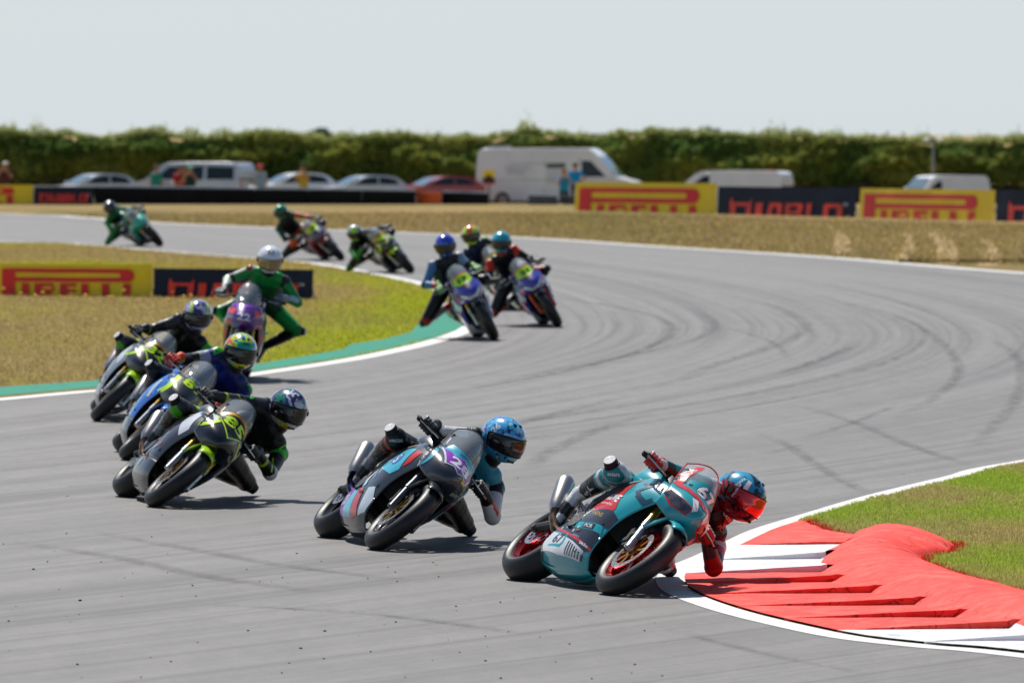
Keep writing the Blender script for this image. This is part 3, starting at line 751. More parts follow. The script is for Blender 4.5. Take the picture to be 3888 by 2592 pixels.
# ---------------------------------------------------------------- far barrier
M_BLK = mat('black_conveyor', (.006, .0065, .008), .75, spec=.2, var=.2, nscale=1, bump=.4, bscale=4); M_CONC = mat('white_barrier_concrete', (.62, .61, .58), .8, var=.15, nscale=1.5)
M_ORG = mat('orange_block', (.72, .12, .015), .55, var=.08); M_GRB = mat('dark_grey_block', (.075, .085, .10), .6, var=.15)
BD = 230
def seg(name, x0, x1, yt0, yt1, h, dep, m, label, cat, grp=None, top=None, d=BD, n=1):
    a = AT(x0, yt0, d); b2 = AT(x1, yt1, d-.5); t = thing(name, label, cat, (a.x, a.y, a.z-h), grp)
    L = b2.x-a.x; dz = b2.z-a.z
    for k in range(n):
        q0, q1 = k/n, (k+1)/n; mb = MB(); g = .012
        x_0, x_1 = L*q0+g, L*q1-g; z0, z1 = dz*q0, dz*q1; yo0, yo1 = -.5*q0, -.5*q1
        vv = [(x_0, yo0, z0-.1), (x_1, yo1, z1-.1), (x_1, yo1+dep, z1-.1), (x_0, yo0+dep, z0-.1), (x_0, yo0+.03, h+z0), (x_1, yo1+.03, h+z1), (x_1, yo1+dep, h+z1), (x_0, yo0+dep, h+z0)]
        mb.add(vv, [(3, 2, 1, 0), (4, 5, 6, 7), (0, 1, 5, 4), (1, 2, 6, 5), (2, 3, 7, 6), (3, 0, 4, 7)])
        link('barrier_panel', mb.mesh('barrier_panel', 0), m, t)
        if top is not None:
            mb = MB(); mb.add([(p[0], p[1]+dep+.02, p[2]) for p in vv], [(3, 2, 1, 0), (0, 1, 5, 4), (1, 2, 6, 5), (2, 3, 7, 6), (3, 0, 4, 7)])
            mb = MB(); mb.add([(x_0, yo0+dep+.02, -.1), (x_1, yo1+dep+.02, -.1), (x_1, yo1+dep+.5, -.1), (x_0, yo0+dep+.5, -.1), (x_0, yo0+dep+.1, h+z0+top), (x_1, yo1+dep+.1, h+z1+top), (x_1, yo1+dep+.42, h+z1+top), (x_0, yo0+dep+.42, h+z0+top)], [(3, 2, 1, 0), (4, 5, 6, 7), (0, 1, 5, 4), (1, 2, 6, 5), (2, 3, 7, 6), (3, 0, 4, 7)])
            link('concrete_wall', mb.mesh('concrete_wall', 0), M_CONC, t)
    return t
seg('tyre_barrier', 352, 1578, 711, 727, .78, .5, M_BLK, 'long black belt-covered tyre barrier across the far side, left of the orange block', 'barrier', 'black tyre barriers', .06, n=6)
seg('safety_block', 1580, 1675, 728, 731, .62, .55, M_ORG, 'bright orange block set in the black tyre barrier', 'barrier')
seg('tyre_barrier', 1678, 1855, 731, 736, .62, .5, M_BLK, 'short black tyre barrier between the orange block and the white van', 'barrier', 'black tyre barriers', .06, n=1)
seg('concrete_block', 2005, 2118, 742, 745, .52, .6, M_GRB, 'dark grey block behind the gap right of the big white van door', 'barrier', None, None, 228)
seg('concrete_block', 2134, 2186, 742, 744, .52, .6, M_GRB, 'dark grey block tucked against the first yellow board', 'barrier', None, None, 228)
seg('concrete_wall', -600, 352, 696, 708, .7, .4, M_CONC, 'low pale barrier wall behind the distant boards at left', 'barrier', None, None, 231)

# ---------------------------------------------------------------- hedge and distant trees
def leafmat(name, a, b2):
    m, n, b = ntree(name); g = n.nodes.new('ShaderNodeVertexColor'); g.layer_name = 'Col'
    n.links.new(g.outputs[0], b.inputs['Base Color']); b.inputs['Roughness'].default_value = .6; b.inputs['Specular IOR Level'].default_value = .2
    tr = n.nodes.new('ShaderNodeBsdfTranslucent'); n.links.new(g.outputs[0], tr.inputs[0]); ms = n.nodes.new('ShaderNodeMixShader'); ms.inputs[0].default_value = .42
    n.links.new(b.outputs[0], ms.inputs[1]); n.links.new(tr.outputs[0], ms.inputs[2]); n.links.new(ms.outputs[0], n.nodes['Material Output'].inputs[0]); return m
M_LEAF = leafmat('hedge_leaf', None, None)
def leaves(name, centers, size, cols, parent):
    c = np.asarray(centers); N = len(c); u = rng.normal(size=(N, 3)); u /= np.linalg.norm(u, axis=1)[:, None]; t = rng.normal(size=(N, 3)); v_ = np.cross(u, t); v_ /= np.linalg.norm(v_, axis=1)[:, None]
    s = (size*rng.uniform(.6, 1.5, N))[:, None]
    q = np.stack([c-u*s, c+v_*s*.55, c+u*s, c-v_*s*.55], 1)
    me = bpy.data.meshes.new(name); f = np.arange(N)*4; me.from_pydata(q.reshape(-1, 3).tolist(), [], np.stack([f, f+1, f+2, f+3], 1).tolist())
    setcol(me, np.repeat(np.asarray(cols), 4, 0)); o = link(name, me, M_LEAF, parent); o['kind'] = 'stuff'; return o
HD = 308; hb = -.5
def htop(x):
    px = x/HD*F+CX
    y_px = 15+np.interp(px, [-300, 0, 150, 260, 380, 560, 760, 990, 1130, 1240, 1420, 1540, 1640, 1760, 1880, 2000, 2140, 2250, 2350, 2500, 2700, 2900, 3000, 3160, 3350, 3560, 3700, 3888, 4200], [486, 488, 506, 500, 520, 492, 522, 492, 505, 525, 505, 500, 520, 515, 515, 490, 505, 522, 505, 492, 500, 510, 505, 518, 522, 532, 530, 528, 530])
    return AT(px, y_px, HD).z
hedge = thing('hedge', 'long overgrown green hedge running the full width behind the parked vehicles', 'hedge', (0, HD, hb))
C_, K_ = [], []
xs = rng.uniform(-30, 30, 230000); 
for i, x in enumerate(xs):
    x = float(x); tz = htop(x)+.30*mnoise.noise(V((x*.8, 0, 0)))+.16*mnoise.noise(V((x*3.3, 2, 0)))
    base_ = float(np.interp(x, [-28, -6, 10, 28], [.55, .45, .35, .25]))
    u = rng.uniform()**.8; z = base_+(tz-base_)*u
    bulge = .5+.45*mnoise.noise(V((x*.55, z*1.1, 5)))+.2*mnoise.noise(V((x*2.7, z*3, 9)))
    prof = sqrt(max(0, 1-((u-.36)/.66)**2)); y = -bulge*2.0*prof+rng.uniform(0, .4)-.1
    if u > .93: y = rng.uniform(-.5, .5)
    C_.append((x, y, z-hb)); k = mnoise.noise(V((x*.35, z*.6, 20)))+.35*mnoise.noise(V((x*2, z*2, 30))); k = min(1, max(0, .5+k*1.1+rng.normal()*.1))
    g = np.array((.16, .27, .055))*(1-k)+np.array((.50, .52, .10))*k
    if u < .45 and rng.uniform() > .35+u*1.4: C_.pop(); continue
    K_.append(g*rng.uniform(.55, 1.2)*.95)
# upright shoots at the top
for i in range(6500):
    x = float(rng.uniform(-29, 29)); tz = htop(x); hgt = rng.uniform(.06, .5)*(1.6 if rng.uniform() > .93 else 1)*(.5+1.0*abs(mnoise.noise(V((x*.7, 4, 4))))*2)
    yy = rng.uniform(-.5, .5)
    for j in range(7): C_.append((x+rng.normal()*.04, yy+rng.normal()*.03, tz-hb+hgt*j/7)); K_.append(np.array((.42, .46, .16))*rng.uniform(.7, 1.2))
leaves('foliage', C_, .06, K_, hedge)
mb = MB(); P = [[(x, yy, (np.interp(x, [-28, -6, 10, 28], [.72, .62, .5, .4])-hb if k else -.3)+(.6*0)) for x in np.linspace(-30, 30, 60)] for k, yy in ((0, -.9), (1, -.45), (1, .6), (0, .9))]
mb.grid(P); link('earth_bank', mb.mesh('earth_bank'), mat('dark_bank_earth', (.055, .045, .032), .95, var=.4, nscale=1.5), hedge)
mb = MB()
for i in range(90):
    x = -29+i*.65+rng.uniform(-.2, .2); mb.tube([(x, -.35, 0), (x+rng.uniform(-.1, .1), -.3, 1.0), (x+rng.uniform(-.3, .3), -.1, 2.2)], [.05, .035, .015], 5)
o = link('stems', mb.mesh('stems'), mat('hedge_stem', (.09, .065, .045), .9), hedge)
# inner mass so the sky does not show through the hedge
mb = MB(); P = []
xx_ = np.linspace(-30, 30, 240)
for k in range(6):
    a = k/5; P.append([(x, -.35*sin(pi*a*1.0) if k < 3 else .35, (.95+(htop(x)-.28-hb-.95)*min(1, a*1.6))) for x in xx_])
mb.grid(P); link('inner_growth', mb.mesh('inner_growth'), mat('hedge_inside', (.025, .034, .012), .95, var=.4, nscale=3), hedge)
def tree(px, py, w_px, d, label, tall=None):
    top = AT(px, py, d); z0 = -.5; w_ = w_px/F*d; H_ = top.z-z0
    t = thing('tree', label, 'tree', (top.x, d, z0), 'distant trees beyond the hedge')
    tm = MB(); tm.tube([(0, 0, 0), (.1, 0, H_*.4), (0, .1, H_*.75)], [w_*.06, w_*.045, .05], 7)
    for a in range(5): tm.tube([(0, 0, H_*.35), (w_*.25*cos(a*1.3), w_*.25*sin(a*1.3), H_*.7)], [w_*.03, .02], 5)
    link('trunk', tm.mesh('trunk'), mat('far_bark', (.09, .075, .06), .9), t)
    N = 2600; c = []; k = []
    for i in range(N):
        q = rng.normal(size=3); q /= np.linalg.norm(q); r_ = rng.uniform(.6, 1)*(1+.35*mnoise.noise(V(q*2.1)))
        c.append((q[0]*w_*.5*r_, q[1]*w_*.5*r_, H_*.62+q[2]*H_*.38*r_)); k.append(np.array((.05, .085, .04))*rng.uniform(.6, 1.3))
    leaves('crown', c, w_*.045, k, t)
tree(1215, 486, 90, 1500, 'distant dark tree showing over the hedge between the small cars and the big van')
tree(2235, 512, 240, 1500, 'low distant treeline clump peeping over the hedge right of the big white van')
tree(2700, 486, 110, 600, 'rounded tree top rising just behind the hedge at right')
tree(2975, 466, 34, 420, 'thin dead-looking sapling sticking up above the hedge at right')
tree(1740, 516, 110, 1500, 'faint low tree clump on the horizon between hedge crowns')

# lamp mast
p = AT(3542, 700, 300); lm = thing('floodlight_mast', 'slim grey mast carrying a pair of white lamps in front of the hedge at right', 'mast', (p.x, 300, -.5))
mb = MB(); tz = AT(3542, 530, 300).z+.5; mb.cyl((0, 0, 0), (0, 0, tz), .07, .05, 10); link('pole', mb.mesh('pole'), mat('grey_pole', (.22, .23, .24), .6), lm)
mb = MB(); mb.box((0, 0, tz), (.62, .05, .05)); link('crossarm', mb.mesh('crossarm'), mat('grey_pole', (.22, .23, .24), .6), lm)
for q in (-.3, .3): mb = MB(); mb.box((q, -.1, tz+.02), (.26, .14, .13), M.Rotation(.4, 3, 'X'), .7); link('lamp', mb.mesh('lamp'), mat('lamp_white', (.75, .75, .76), .4), lm)
# ================================================================ MOTORCYCLES
M_TYRE = mat('tyre_rubber', (.014, .014, .015), .46, spec=.4, var=.15, nscale=9, bump=.1, bscale=120)
M_BLACK = mat('satin_black', (.007, .007, .008), .5, spec=.3, var=.1); M_DARK = mat('dark_casting', (.035, .036, .038), .5, .5, var=.25, nscale=14, bump=.2, bscale=50)
M_ALU = mat('bare_alloy', (.55, .55, .56), .28, 1.0, var=.05); M_TITAN = mat('titanium_can', (.50, .47, .43), .30, 1.0, var=.06)
M_HEAT = mat('heat_tinted_pipe', (.22, .14, .09), .32, 1.0, var=.5, nscale=10); M_GOLD = mat('gold_fork', (.62, .38, .09), .28, .9)
M_DISC = mat('brake_steel', (.50, .50, .51), .3, 1.0, var=.1, nscale=40); M_RUBB = mat('grip_rubber', (.015, .015, .015), .8)
M_CARB = mat('carbon_black', (.018, .019, .022), .3, coat=.6, var=.2, nscale=30); M_GREYM = mat('engine_grey', (.045, .045, .047), .5, .5, var=.3, nscale=18, bump=.3, bscale=40)
M_SCREEN = glassm('clear_screen', (.55, .62, .68), .22); M_SMOKE = glassm('smoked_screen', (.10, .12, .15), .42)
M_LAMP = mat('headlight_glass', (.04, .04, .05), .06, coat=1, var=.6, nscale=22, spec=.9)
M_WORN = mat('worn_slider', (.50, .51, .52), .6, var=.2, nscale=40, bump=.5, bscale=60)
_mc = {}
def cached(key, fn):
    if key not in _mc: _mc[key] = fn()
    return _mc[key]
def cpart(name, key, fn, m, parent, loc=(0, 0, 0), **kw):
    me = cached(key, fn); first = not len(me.materials)
    if first: me.materials.append(m)
    o = bpy.data.objects.new(name, me); COL.objects.link(o); o.parent = parent; o.location = loc
    o.material_slots[0].link = 'OBJECT'; o.material_slots[0].material = m
    for k, v in kw.items(): o[k] = v
    return o
def tyre_mesh(Rt, wd, Ri):
    def f():
        hw = wd/2; h = Rt-Ri; prof = []
        for a in np.linspace(-1, 1, 19):
            t = a*R(98); x = hw*sin(t)*(1.0 if abs(a) < .86 else .99); r = Ri+h*.34+(h*.66)*cos(t)*1.0
            prof.append((min(Rt, r), x))
        prof += [(Ri, hw*.80), (Ri-.004, hw*.74), (Ri-.004, -hw*.74), (Ri, -hw*.80)]
        mb = MB(); mb.lathe(prof, n=64); return recalc(mb.mesh('tyre', 40))
    return f
def rim_mesh(Ri, wd, nsp):
    def f():
        hw = wd/2*.74; mb = MB()
        mb.lathe([(Ri+.002, -hw), (Ri-.006, -hw), (Ri-.012, -hw*.8), (Ri-.03, -hw*.55), (Ri-.034, 0), (Ri-.03, hw*.55), (Ri-.012, hw*.8), (Ri-.006, hw), (Ri+.002, hw), (Ri-.004, hw*.9), (Ri-.022, hw*.5), (Ri-.026, 0), (Ri-.022, -hw*.5), (Ri-.004, -hw*.9)], n=64)
        mb.lathe([(.042, -.055), (.042, .055), (.02, .055), (.02, -.055)], n=24)
        for k in range(nsp):
            a = 2*pi*k/nsp
            for da in (-.20, .20):
                p0 = V((.035*cos(a+da*.8), 0, .035*sin(a+da*.8))); p1 = V(((Ri-.026)*cos(a+da*.8), 0, (Ri-.026)*sin(a+da*.8)))
                pm = (p0+p1)/2
                d = (p1-p0).normalized(); s = V((0, 1, 0)).cross(d)
                w0, w1 = .011, .014; t0, t1 = .022, .016; vv = []
                for p, w_, t_ in ((p0, w0, t0), (pm, .009, .017), (p1, w1, t1)):
                    vv += [p+s*w_+V((0, t_, 0)), p-s*w_+V((0, t_, 0)), p-s*w_-V((0, t_, 0)), p+s*w_-V((0, t_, 0))]
                fs = [];
                for q in (0, 4): fs += [(q+i, q+(i+1) % 4, q+4+(i+1) % 4, q+4+i) for i in range(4)]
                mb.add(vv, fs)
        return recalc(mb.mesh('rim', 30))
    return f
def disc_mesh(ro, ri, nh=28):
    def f():
        mb = MB(); n = 56
        # wavy outer edge and drilled look via alternating notches
        P = []
        for i in range(n):
            a = 2*pi*i/n; wv = ro-.0035*(i % 2)
            for r, h in ((wv, -.0025), (wv, .0025), (ri, .0025), (ri, -.0025)): P.append((r*cos(a), h, r*sin(a)))
        mb.add(P, [(i*4+q, i*4+(q+1) % 4, ((i+1) % n)*4+(q+1) % 4, ((i+1) % n)*4+q) for i in range(n) for q in range(4)])
        return recalc(mb.mesh('brake_disc', 30))
    return f
def holes_mesh(ro, ri):
    def f():
        mb = MB()
        for k in range(22):
            for q, rr in enumerate((ri+(ro-ri)*.3, ri+(ro-ri)*.7)):
                a = 2*pi*(k+q*.5)/22
                for s in (-1, 1): mb.cyl((rr*cos(a), s*.0026, rr*sin(a)), (rr*cos(a), s*.0032, rr*sin(a)), .0038, n=6)
        return mb.mesh('disc_holes', 0)
    return f
def carrier_mesh(r):
    def f():
        mb = MB(); mb.lathe([(.045, -.004), (.045, .006), (.03, .006), (.03, -.004)], n=24)
        for k in range(8):
            a = 2*pi*k/8; mb.box(((r+.04)/2*cos(a), 0, (r+.04)/2*sin(a)), (.016, .006, r-.035), M.Rotation(pi/2-a, 3, 'Y'))
            mb.cyl((r*cos(a), -.005, r*sin(a)), (r*cos(a), .007, r*sin(a)), .009, n=8)
        return mb.mesh('disc_carrier', 30)
    return f
def wheel(root, name, hub, Rt, wd, Ri, nsp, rimm, discs):
    w_ = bpy.data.objects.new(name, None); COL.objects.link(w_); w_.parent = root; w_.location = hub; w_.empty_display_size = .1
    w_.rotation_euler = (0, rng.uniform(0, 2), 0)
    cpart('tyre', 'tyre%s' % name, tyre_mesh(Rt, wd, Ri), M_TYRE, w_)
    cpart('rim', 'rim%s' % name, rim_mesh(Ri, wd, nsp), rimm, w_)
    for (y, ro, ri) in discs:
        cpart('brake_disc', 'disc%.3f' % ro, disc_mesh(ro, ri), M_DISC, w_, (0, y, 0))
        cpart('disc_hole_ring', 'hole%.3f' % ro, holes_mesh(ro, ri), M_BLACK, w_, (0, y, 0), kind='stuff')
        cpart('disc_carrier', 'car%.3f' % ro, carrier_mesh(ri), M_GOLD if name == 'front_wheel' else M_ALU, w_, (0, y, 0))
    return w_
# --- bodywork control cages (x forward, y left, z up), one side
SIDE = np.array([
 [(.66, .145, .835), (.50, .200, .875), (.34, .222, .885), (.20, .215, .865), (.10, .205, .835)],
 [(.60, .175, .735), (.46, .235, .755), (.32, .255, .765), (.18, .245, .755), (.06, .230, .735)],
 [(.47, .190, .600), (.37, .240, .610), (.25, .262, .615), (.12, .250, .610), (.00, .232, .600)],
 [(.40, .185, .460), (.30, .228, .462), (.18, .240, .465), (.04, .232, .460), (-.10, .215, .455)],
 [(.36, .160, .320), (.26, .195, .315), (.12, .208, .310), (-.06, .205, .320), (-.28, .185, .345)],
 [(.32, .115, .190), (.20, .140, .170), (.02, .152, .160), (-.18, .150, .165), (-.42, .125, .205)],
 [(.29, .030, .125), (.16, .045, .100), (-.02, .050, .090), (-.20, .050, .095), (-.43, .040, .135)]])
NOSE0 = np.array([  # rows bottom->top, columns right edge -> centre -> left edge (half given: centre outwards)
 [(.665, .0, .665), (.650, .060, .670), (.610, .115, .680), (.560, .155, .695), (.52, .185, .71)],
 [(.765, .0, .735), (.735, .065, .740), (.675, .125, .750), (.605, .165, .760), (.540, .198, .765)],
 [(.770, .0, .810), (.740, .070, .812), (.675, .130, .820), (.600, .165, .835), (.520, .200, .845)],
 [(.690, .0, .885), (.665, .070, .885), (.610, .120, .888), (.540, .152, .892), (.455, .180, .897)],
 [(.605, .0, .945), (.585, .060, .945), (.540, .108, .942), (.480, .140, .938), (.395, .165, .935)]])
SCREEN0 = np.array([
 [(.607, .0, .947), (.587, .060, .947), (.542, .108, .944), (.482, .141, .940), (.397, .166, .937)],
 [(.530, .0, 1.03), (.512, .058, 1.03), (.468, .102, 1.02), (.410, .134, 1.01), (.325, .155, 1.0)],
 [(.435, .0, 1.105), (.420, .052, 1.10), (.380, .092, 1.088), (.325, .122, 1.07), (.255, .142, 1.05)],
 [(.330, .0, 1.155), (.320, .042, 1.150), (.290, .075, 1.135), (.245, .102, 1.112), (.195, .125, 1.085)]])
def dropz(z): return z-.09*min(1, max(0, (z-.2)/.4))
for r_ in SIDE:
    for p_ in r_: p_[2] = dropz(p_[2]); p_[1] *= .90; p_[0] += .02*min(1, max(0, (p_[2]-.3)/.3))
NOSE = NOSE0+np.array((.075, 0, -.085)); NOSE[..., 1] *= .94
SCREEN = SCREEN0+np.array((.075, 0, -.085)); SCREEN[..., 1] *= .94
for k_, r_ in enumerate(SCREEN): r_[:, 2] += (0, .008, .018, .03)[k_]; r_[:, 0] += (0, .005, .012, .02)[k_]
def dropsh(sh): return [([(a+.02*min(1, max(0, (dropz(b)-.3)/.3)), dropz(b)) for a, b in v], f, w_) for v, f, w_ in sh]
def mirror_rows(A):
    out = []
    for r in A:
        l = [np.array(p) for p in r]; m_ = [p*np.array((1, -1, 1)) for p in l[:0:-1]]
        out.append(m_+l)
    return np.array(out)
def side_grid(s, r0, r1):
    C = SIDE.copy(); C[..., 1] *= s; G_ = surf(C, 5, 6); return G_[r0*5:r1*5+1]
def half_ring(wd, zc, h, top=1.0, n=9):
    """closed ring (superellipse), y,z"""
    P = []
    for i in range(16):
        a = 2*pi*i/16; c, s = cos(a), sin(a); e = .75
        P.append((wd*math.copysign(abs(c)**e, c), zc+h*math.copysign(abs(s)**e, s)))
    return P
def loft_x(sections, name, n=4):
    """sections: (x, w, zc, h)"""
    S = refine(np.array(sections), n, 0); mb = MB(); rings = []
    for x, w_, zc, h in S: rings.append([(x, y, z) for y, z in half_ring(w_, zc, h)])
    P = [r+[r[0]] for r in rings]; mb.grid(P); k = len(P[0])
    mb.f.append(tuple(range(k-1))); mb.m.append(0); mb.f.append(tuple(range(len(mb.v)-2, len(mb.v)-k-1, -1))); mb.m.append(0)
    me = mb.mesh(name, 50); bm = bmesh.new(); bm.from_mesh(me); bmesh.ops.remove_doubles(bm, verts=bm.verts, dist=1e-5); bmesh.ops.recalc_face_normals(bm, faces=bm.faces); bm.to_mesh(me); bm.free(); return me
def gmesh(G_, name, flip=False):
    mb = MB(); mb.grid([[tuple(p) for p in r] for r in G_], flip); return mb.mesh(name, 60), mb
def orient_out(me, ctr):
    """normals away from the bike's centre line"""
    c = np.zeros(3); s = 0
    for p in me.polygons: s += (V(p.center)-V(ctr)).dot(p.normal)*p.area
    if s < 0: me.flip_normals()
    return me
def motorcycle(spec, mw, lod=0):
    S = spec; root = thing('motorcycle', S['label'], 'motorcycle', group='racing motorcycles', mw=mw)
    P = S['paint']; rimm = S.get('rim', M_BLACK)
    wheel(root, 'front_wheel', (.70, 0, .300), .300, .124, .216, 5, rimm, [(.066, .155, .118), (-.066, .155, .118)])
    wheel(root, 'rear_wheel', (-.70, 0, .315), .315, .190, .218, 5, rimm, [(-.095, .108, .078)])
    # forks
    for s in (-1, 1):
        def fl(s=s):
            mb = MB(); mb.cyl((.715, s*.105, .285), (.625, s*.105, .47), .024, .024, 12); mb.cyl((.70, s*.082, .30), (.70, s*.122, .30), .030, .028, 14); mb.cyl((.63, s*.105, .46), (.61, s*.105, .51), .030, .028, 12); return mb.mesh('fork_slider', 35)
        cpart('fork_slider', 'fs%d' % s, fl, M_ALU if S.get('fork') is None else S['fork'], root)
        def ft(s=s):
            mb = MB(); mb.cyl((.615, s*.105, .50), (.40, s*.105, .96), .0265, .0265, 12); return mb.mesh('fork_leg', 35)
        cpart('fork_leg', 'ft%d' % s, ft, S.get('fork', M_GOLD), root)
        def cal(s=s):
            mb = MB(); r_ = M.Rotation(R(-28), 3, 'Y'); mb.box((.585, s*.080, .375), (.062, .058, .15), r_, .88); mb.box((.570, s*.082, .385), (.034, .070, .12), r_)
            for q in (-.03, .03): mb.cyl((.588+q*.45, s*.05, .375+q), (.588+q*.45, s*.118, .375+q), .019, n=10)
            mb.cyl((.615, s*.1, .32), (.62, s*.1, .44), .008, n=6); return mb.mesh('brake_caliper', 30)
        cpart('brake_caliper', 'cal%d' % s, cal, M_BLACK if S.get('caliper') is None else S['caliper'], root)
        def hose(s=s):
            mb = MB(); mb.tube([(.58, s*.085, .44), (.54, s*.07, .56), (.50, s*.05, .68), (.44, s*.06, .84)], .005, 6); return mb.mesh('brake_hose', 0)
        cpart('brake_hose', 'hose%d' % s, hose, M_BLACK, root)
    def axle(): mb = MB(); mb.cyl((.70, -.125, .30), (.70, .125, .30), .014, n=12); return mb.mesh('axle', 30)
    cpart('axle', 'axle', axle, M_ALU, root)
    # front mudguard
    def fend():
        G_ = []
        for a in np.linspace(R(52), R(168), 20):
            row = []
            for b in np.linspace(-1, 1, 9):
                r = .326-.030*b*b-.012*abs(b)**4; y = .070*b; row.append((.70+r*cos(a), y, .30+r*sin(a)))
            G_.append(row)
        me, _ = gmesh(G_, 'mudguard'); return orient_out(me, (.70, 0, .3))
    o = cpart('mudguard', 'fend', fend, S.get('fender', P), root); solid(o, .004, 1)
    for s in (-1, 1):
        def fs2(s=s):
            mb = MB(); v = [(.64, s*.078, .585), (.72, s*.078, .60), (.60, s*.118, .46), (.655, s*.118, .44), (.66, s*.112, .37), (.70, s*.110, .37)]
            mb.add(v, [(0, 1, 3, 2), (2, 3, 5, 4)]); return mb.mesh('mudguard_stay', 0)
        o = cpart('mudguard_stay', 'fs2%d' % s, fs2, S.get('fender', P), root); solid(o, .012, 0)
    # frame, engine, radiator, swingarm
    def eng():
        mb = MB(); mb.box((.06, 0, .43), (.32, .32, .28), M.Rotation(R(-8), 3, 'Y'), .8); mb.box((-.08, 0, .35), (.30, .24, .20)); mb.box((.20, 0, .60), (.20, .34, .16), M.Rotation(R(-25), 3, 'Y'))
        mb.cyl((-.07, -.13, .37), (-.07, -.205, .37), .078, .066, 20); mb.cyl((.08, -.12, .33), (.08, -.195, .33), .062, .052, 18); mb.cyl((.09, .12, .33), (.09, .195, .33), .075, .062, 18)
        for k in range(8): a = k*pi/4; mb.cyl((-.07+.069*cos(a), -.15, .37+.069*sin(a)), (-.07+.069*cos(a), -.207, .37+.069*sin(a)), .007, n=6)
        mb.sph((-.15, -.17, .40), (.05, .035, .04)); return mb.mesh('engine', 30)
    cpart('engine', 'eng', eng, M_GREYM, root)
    def frm():
        mb = MB()
        for s in (-1, 1):
            mb.tube([(.40, s*.05, .84), (.26, s*.15, .78), (.05, s*.175, .68), (-.12, s*.165, .55), (-.18, s*.12, .38)], [.035, .045, .048, .045, .035], 8)
            mb.tube([(-.10, s*.11, .66), (-.40, s*.10, .74), (-.70, s*.05, .86)], [.018, .016, .012], 6); mb.tube([(-.15, s*.11, .52), (-.42, s*.10, .72)], .013, 6)
        mb.cyl((.36, 0, .80), (.44, 0, .95), .04, n=12); mb.box((.405, 0, .955), (.07, .27, .03)); return mb.mesh('frame', 30)
    cpart('frame', 'frm', frm, S.get('frame', M_DARK), root)
    def rad():
        mb = MB(); G_ = [[(.37+.03*cos(b*2)-.10*(1-a)*.5+(a*.045), b*.19, .36+a*.34) for b in np.linspace(-1, 1, 9)] for a in np.linspace(0, 1, 14)]
        mb.grid(G_); me = mb.mesh('radiator', 30); return me
    o = cpart('radiator', 'rad', rad, M_BLACK, root); solid(o, .03, 0)
    def fins():
        mb = MB()
        for k in range(22):
            z = .37+k*.0150; a = (z-.36)/.34; x = .395-.05*(1-a)+a*.045
            mb.box((x+.006, 0, z), (.006, .34, .003))
        return mb.mesh('radiator_fins', 0)
    cpart('radiator_fins', 'fins', fins, M_BLACK, root, kind='stuff')
    def inner():
        mb = MB(); G_ = [[(.46+.02*a-.07*b*b, b*.165, .60+a*.27) for b in np.linspace(-1, 1, 9)] for a in np.linspace(0, 1, 5)]; mb.grid(G_); return mb.mesh('inner_duct', 40)
    o = cpart('inner_duct', 'inner', inner, M_BLACK, root); solid(o, .01)
    def swa():
        mb = MB()
        for s in (-1, 1):
            mb.tube([(-.15, s*.09, .38), (-.35, s*.115, .41 if s > 0 else .40), (-.55, s*.125, .36), (-.73, s*.125, .315)], [.035, .038, .032, .028], 8); mb.box((-.71, s*.130, .315), (.08, .016, .045)); mb.cyl((-.70, s*.11, .315), (-.70, s*.155, .315), .018, n=10)
        mb.box((-.26, 0, .39), (.08, .2, .08)); return mb.mesh('swingarm', 30)
    cpart('swingarm', 'swa', swa, M_DARK, root)
    def shock():
        mb = MB(); mb.cyl((-.24, 0, .36), (-.30, 0, .66), .022, n=10)
        for k in range(7): mb.lathe([(.036, -.006), (.036, .006), (.026, .006), (.026, -.006)], c=(-.25-.006*k, 0, .42+.03*k), axis='z', n=14)
        return mb.mesh('shock_absorber', 30)
    cpart('shock_absorber', 'shock', shock, mat('spring_yellow', (.5, .36, .03), .4), root)
    def chain():
        mb = MB()
        for z in (.37, .275): mb.tube([(-.70, .075, z if z > .3 else .27), (-.15, .085, .40 if z > .3 else .33)], .009, 6)
        mb.lathe([(.105, -.004), (.105, .004), (.07, .004), (.07, -.004)], c=(-.70, .075, .315), n=32); return mb.mesh('chain', 20)
    cpart('chain', 'chain', chain, M_DARK, root)
    # bodywork
    vs_, fs_ = [], []
    def reg(me):
        o_ = len(vs_); vs_.extend([v.co.copy() for v in me.vertices]); fs_.extend([tuple(i+o_ for i in p.vertices) for p in me.polygons])
    panels = {}
    ke = S.get('body', 'a')
    for s in (-1, 1):
        def sf(s=s): me, _ = gmesh(side_grid(s, 0, 4), 'side_fairing', s > 0); return orient_out(me, (.1, 0, .5))
        o = cpart('side_fairing', 'sf%d%s' % (s, ke), sf, P, root); solid(o, .006); reg(o.data); panels['side', s] = o
        def bf(s=s):
            me, _ = gmesh(side_grid(s, 4, 6), 'b'); return orient_out(me, (0, 0, .45))
        o = cpart('belly_pan', 'bp%d%s' % (s, ke), bf, S.get('belly', P), root); solid(o, .006); reg(o.data); panels['belly', s] = o
    def kb():
        a = side_grid(1, 6, 6) if False else surf(SIDE, 5, 6)[-1]
        G_ = [[tuple(p) for p in a], [(p[0], -p[1], p[2]) for p in a]]; me, _ = gmesh(G_, 'belly_floor'); return orient_out(me, (0, 0, .5))
    o = cpart('belly_floor', 'bfl', kb, S.get('belly', P), root); solid(o, .006)
    def ns(): me, _ = gmesh(surf(mirror_rows(NOSE), 5, 4), 'front_cowl'); return orient_out(me, (.3, 0, .8))
    o = cpart('front_cowl', 'nose', ns, S.get('nose', P), root); solid(o, .006); reg(o.data); panels['nose'] = o
    def sc(): me, _ = gmesh(surf(mirror_rows(SCREEN), 5, 4), 'windscreen'); return orient_out(me, (.1, 0, .9))
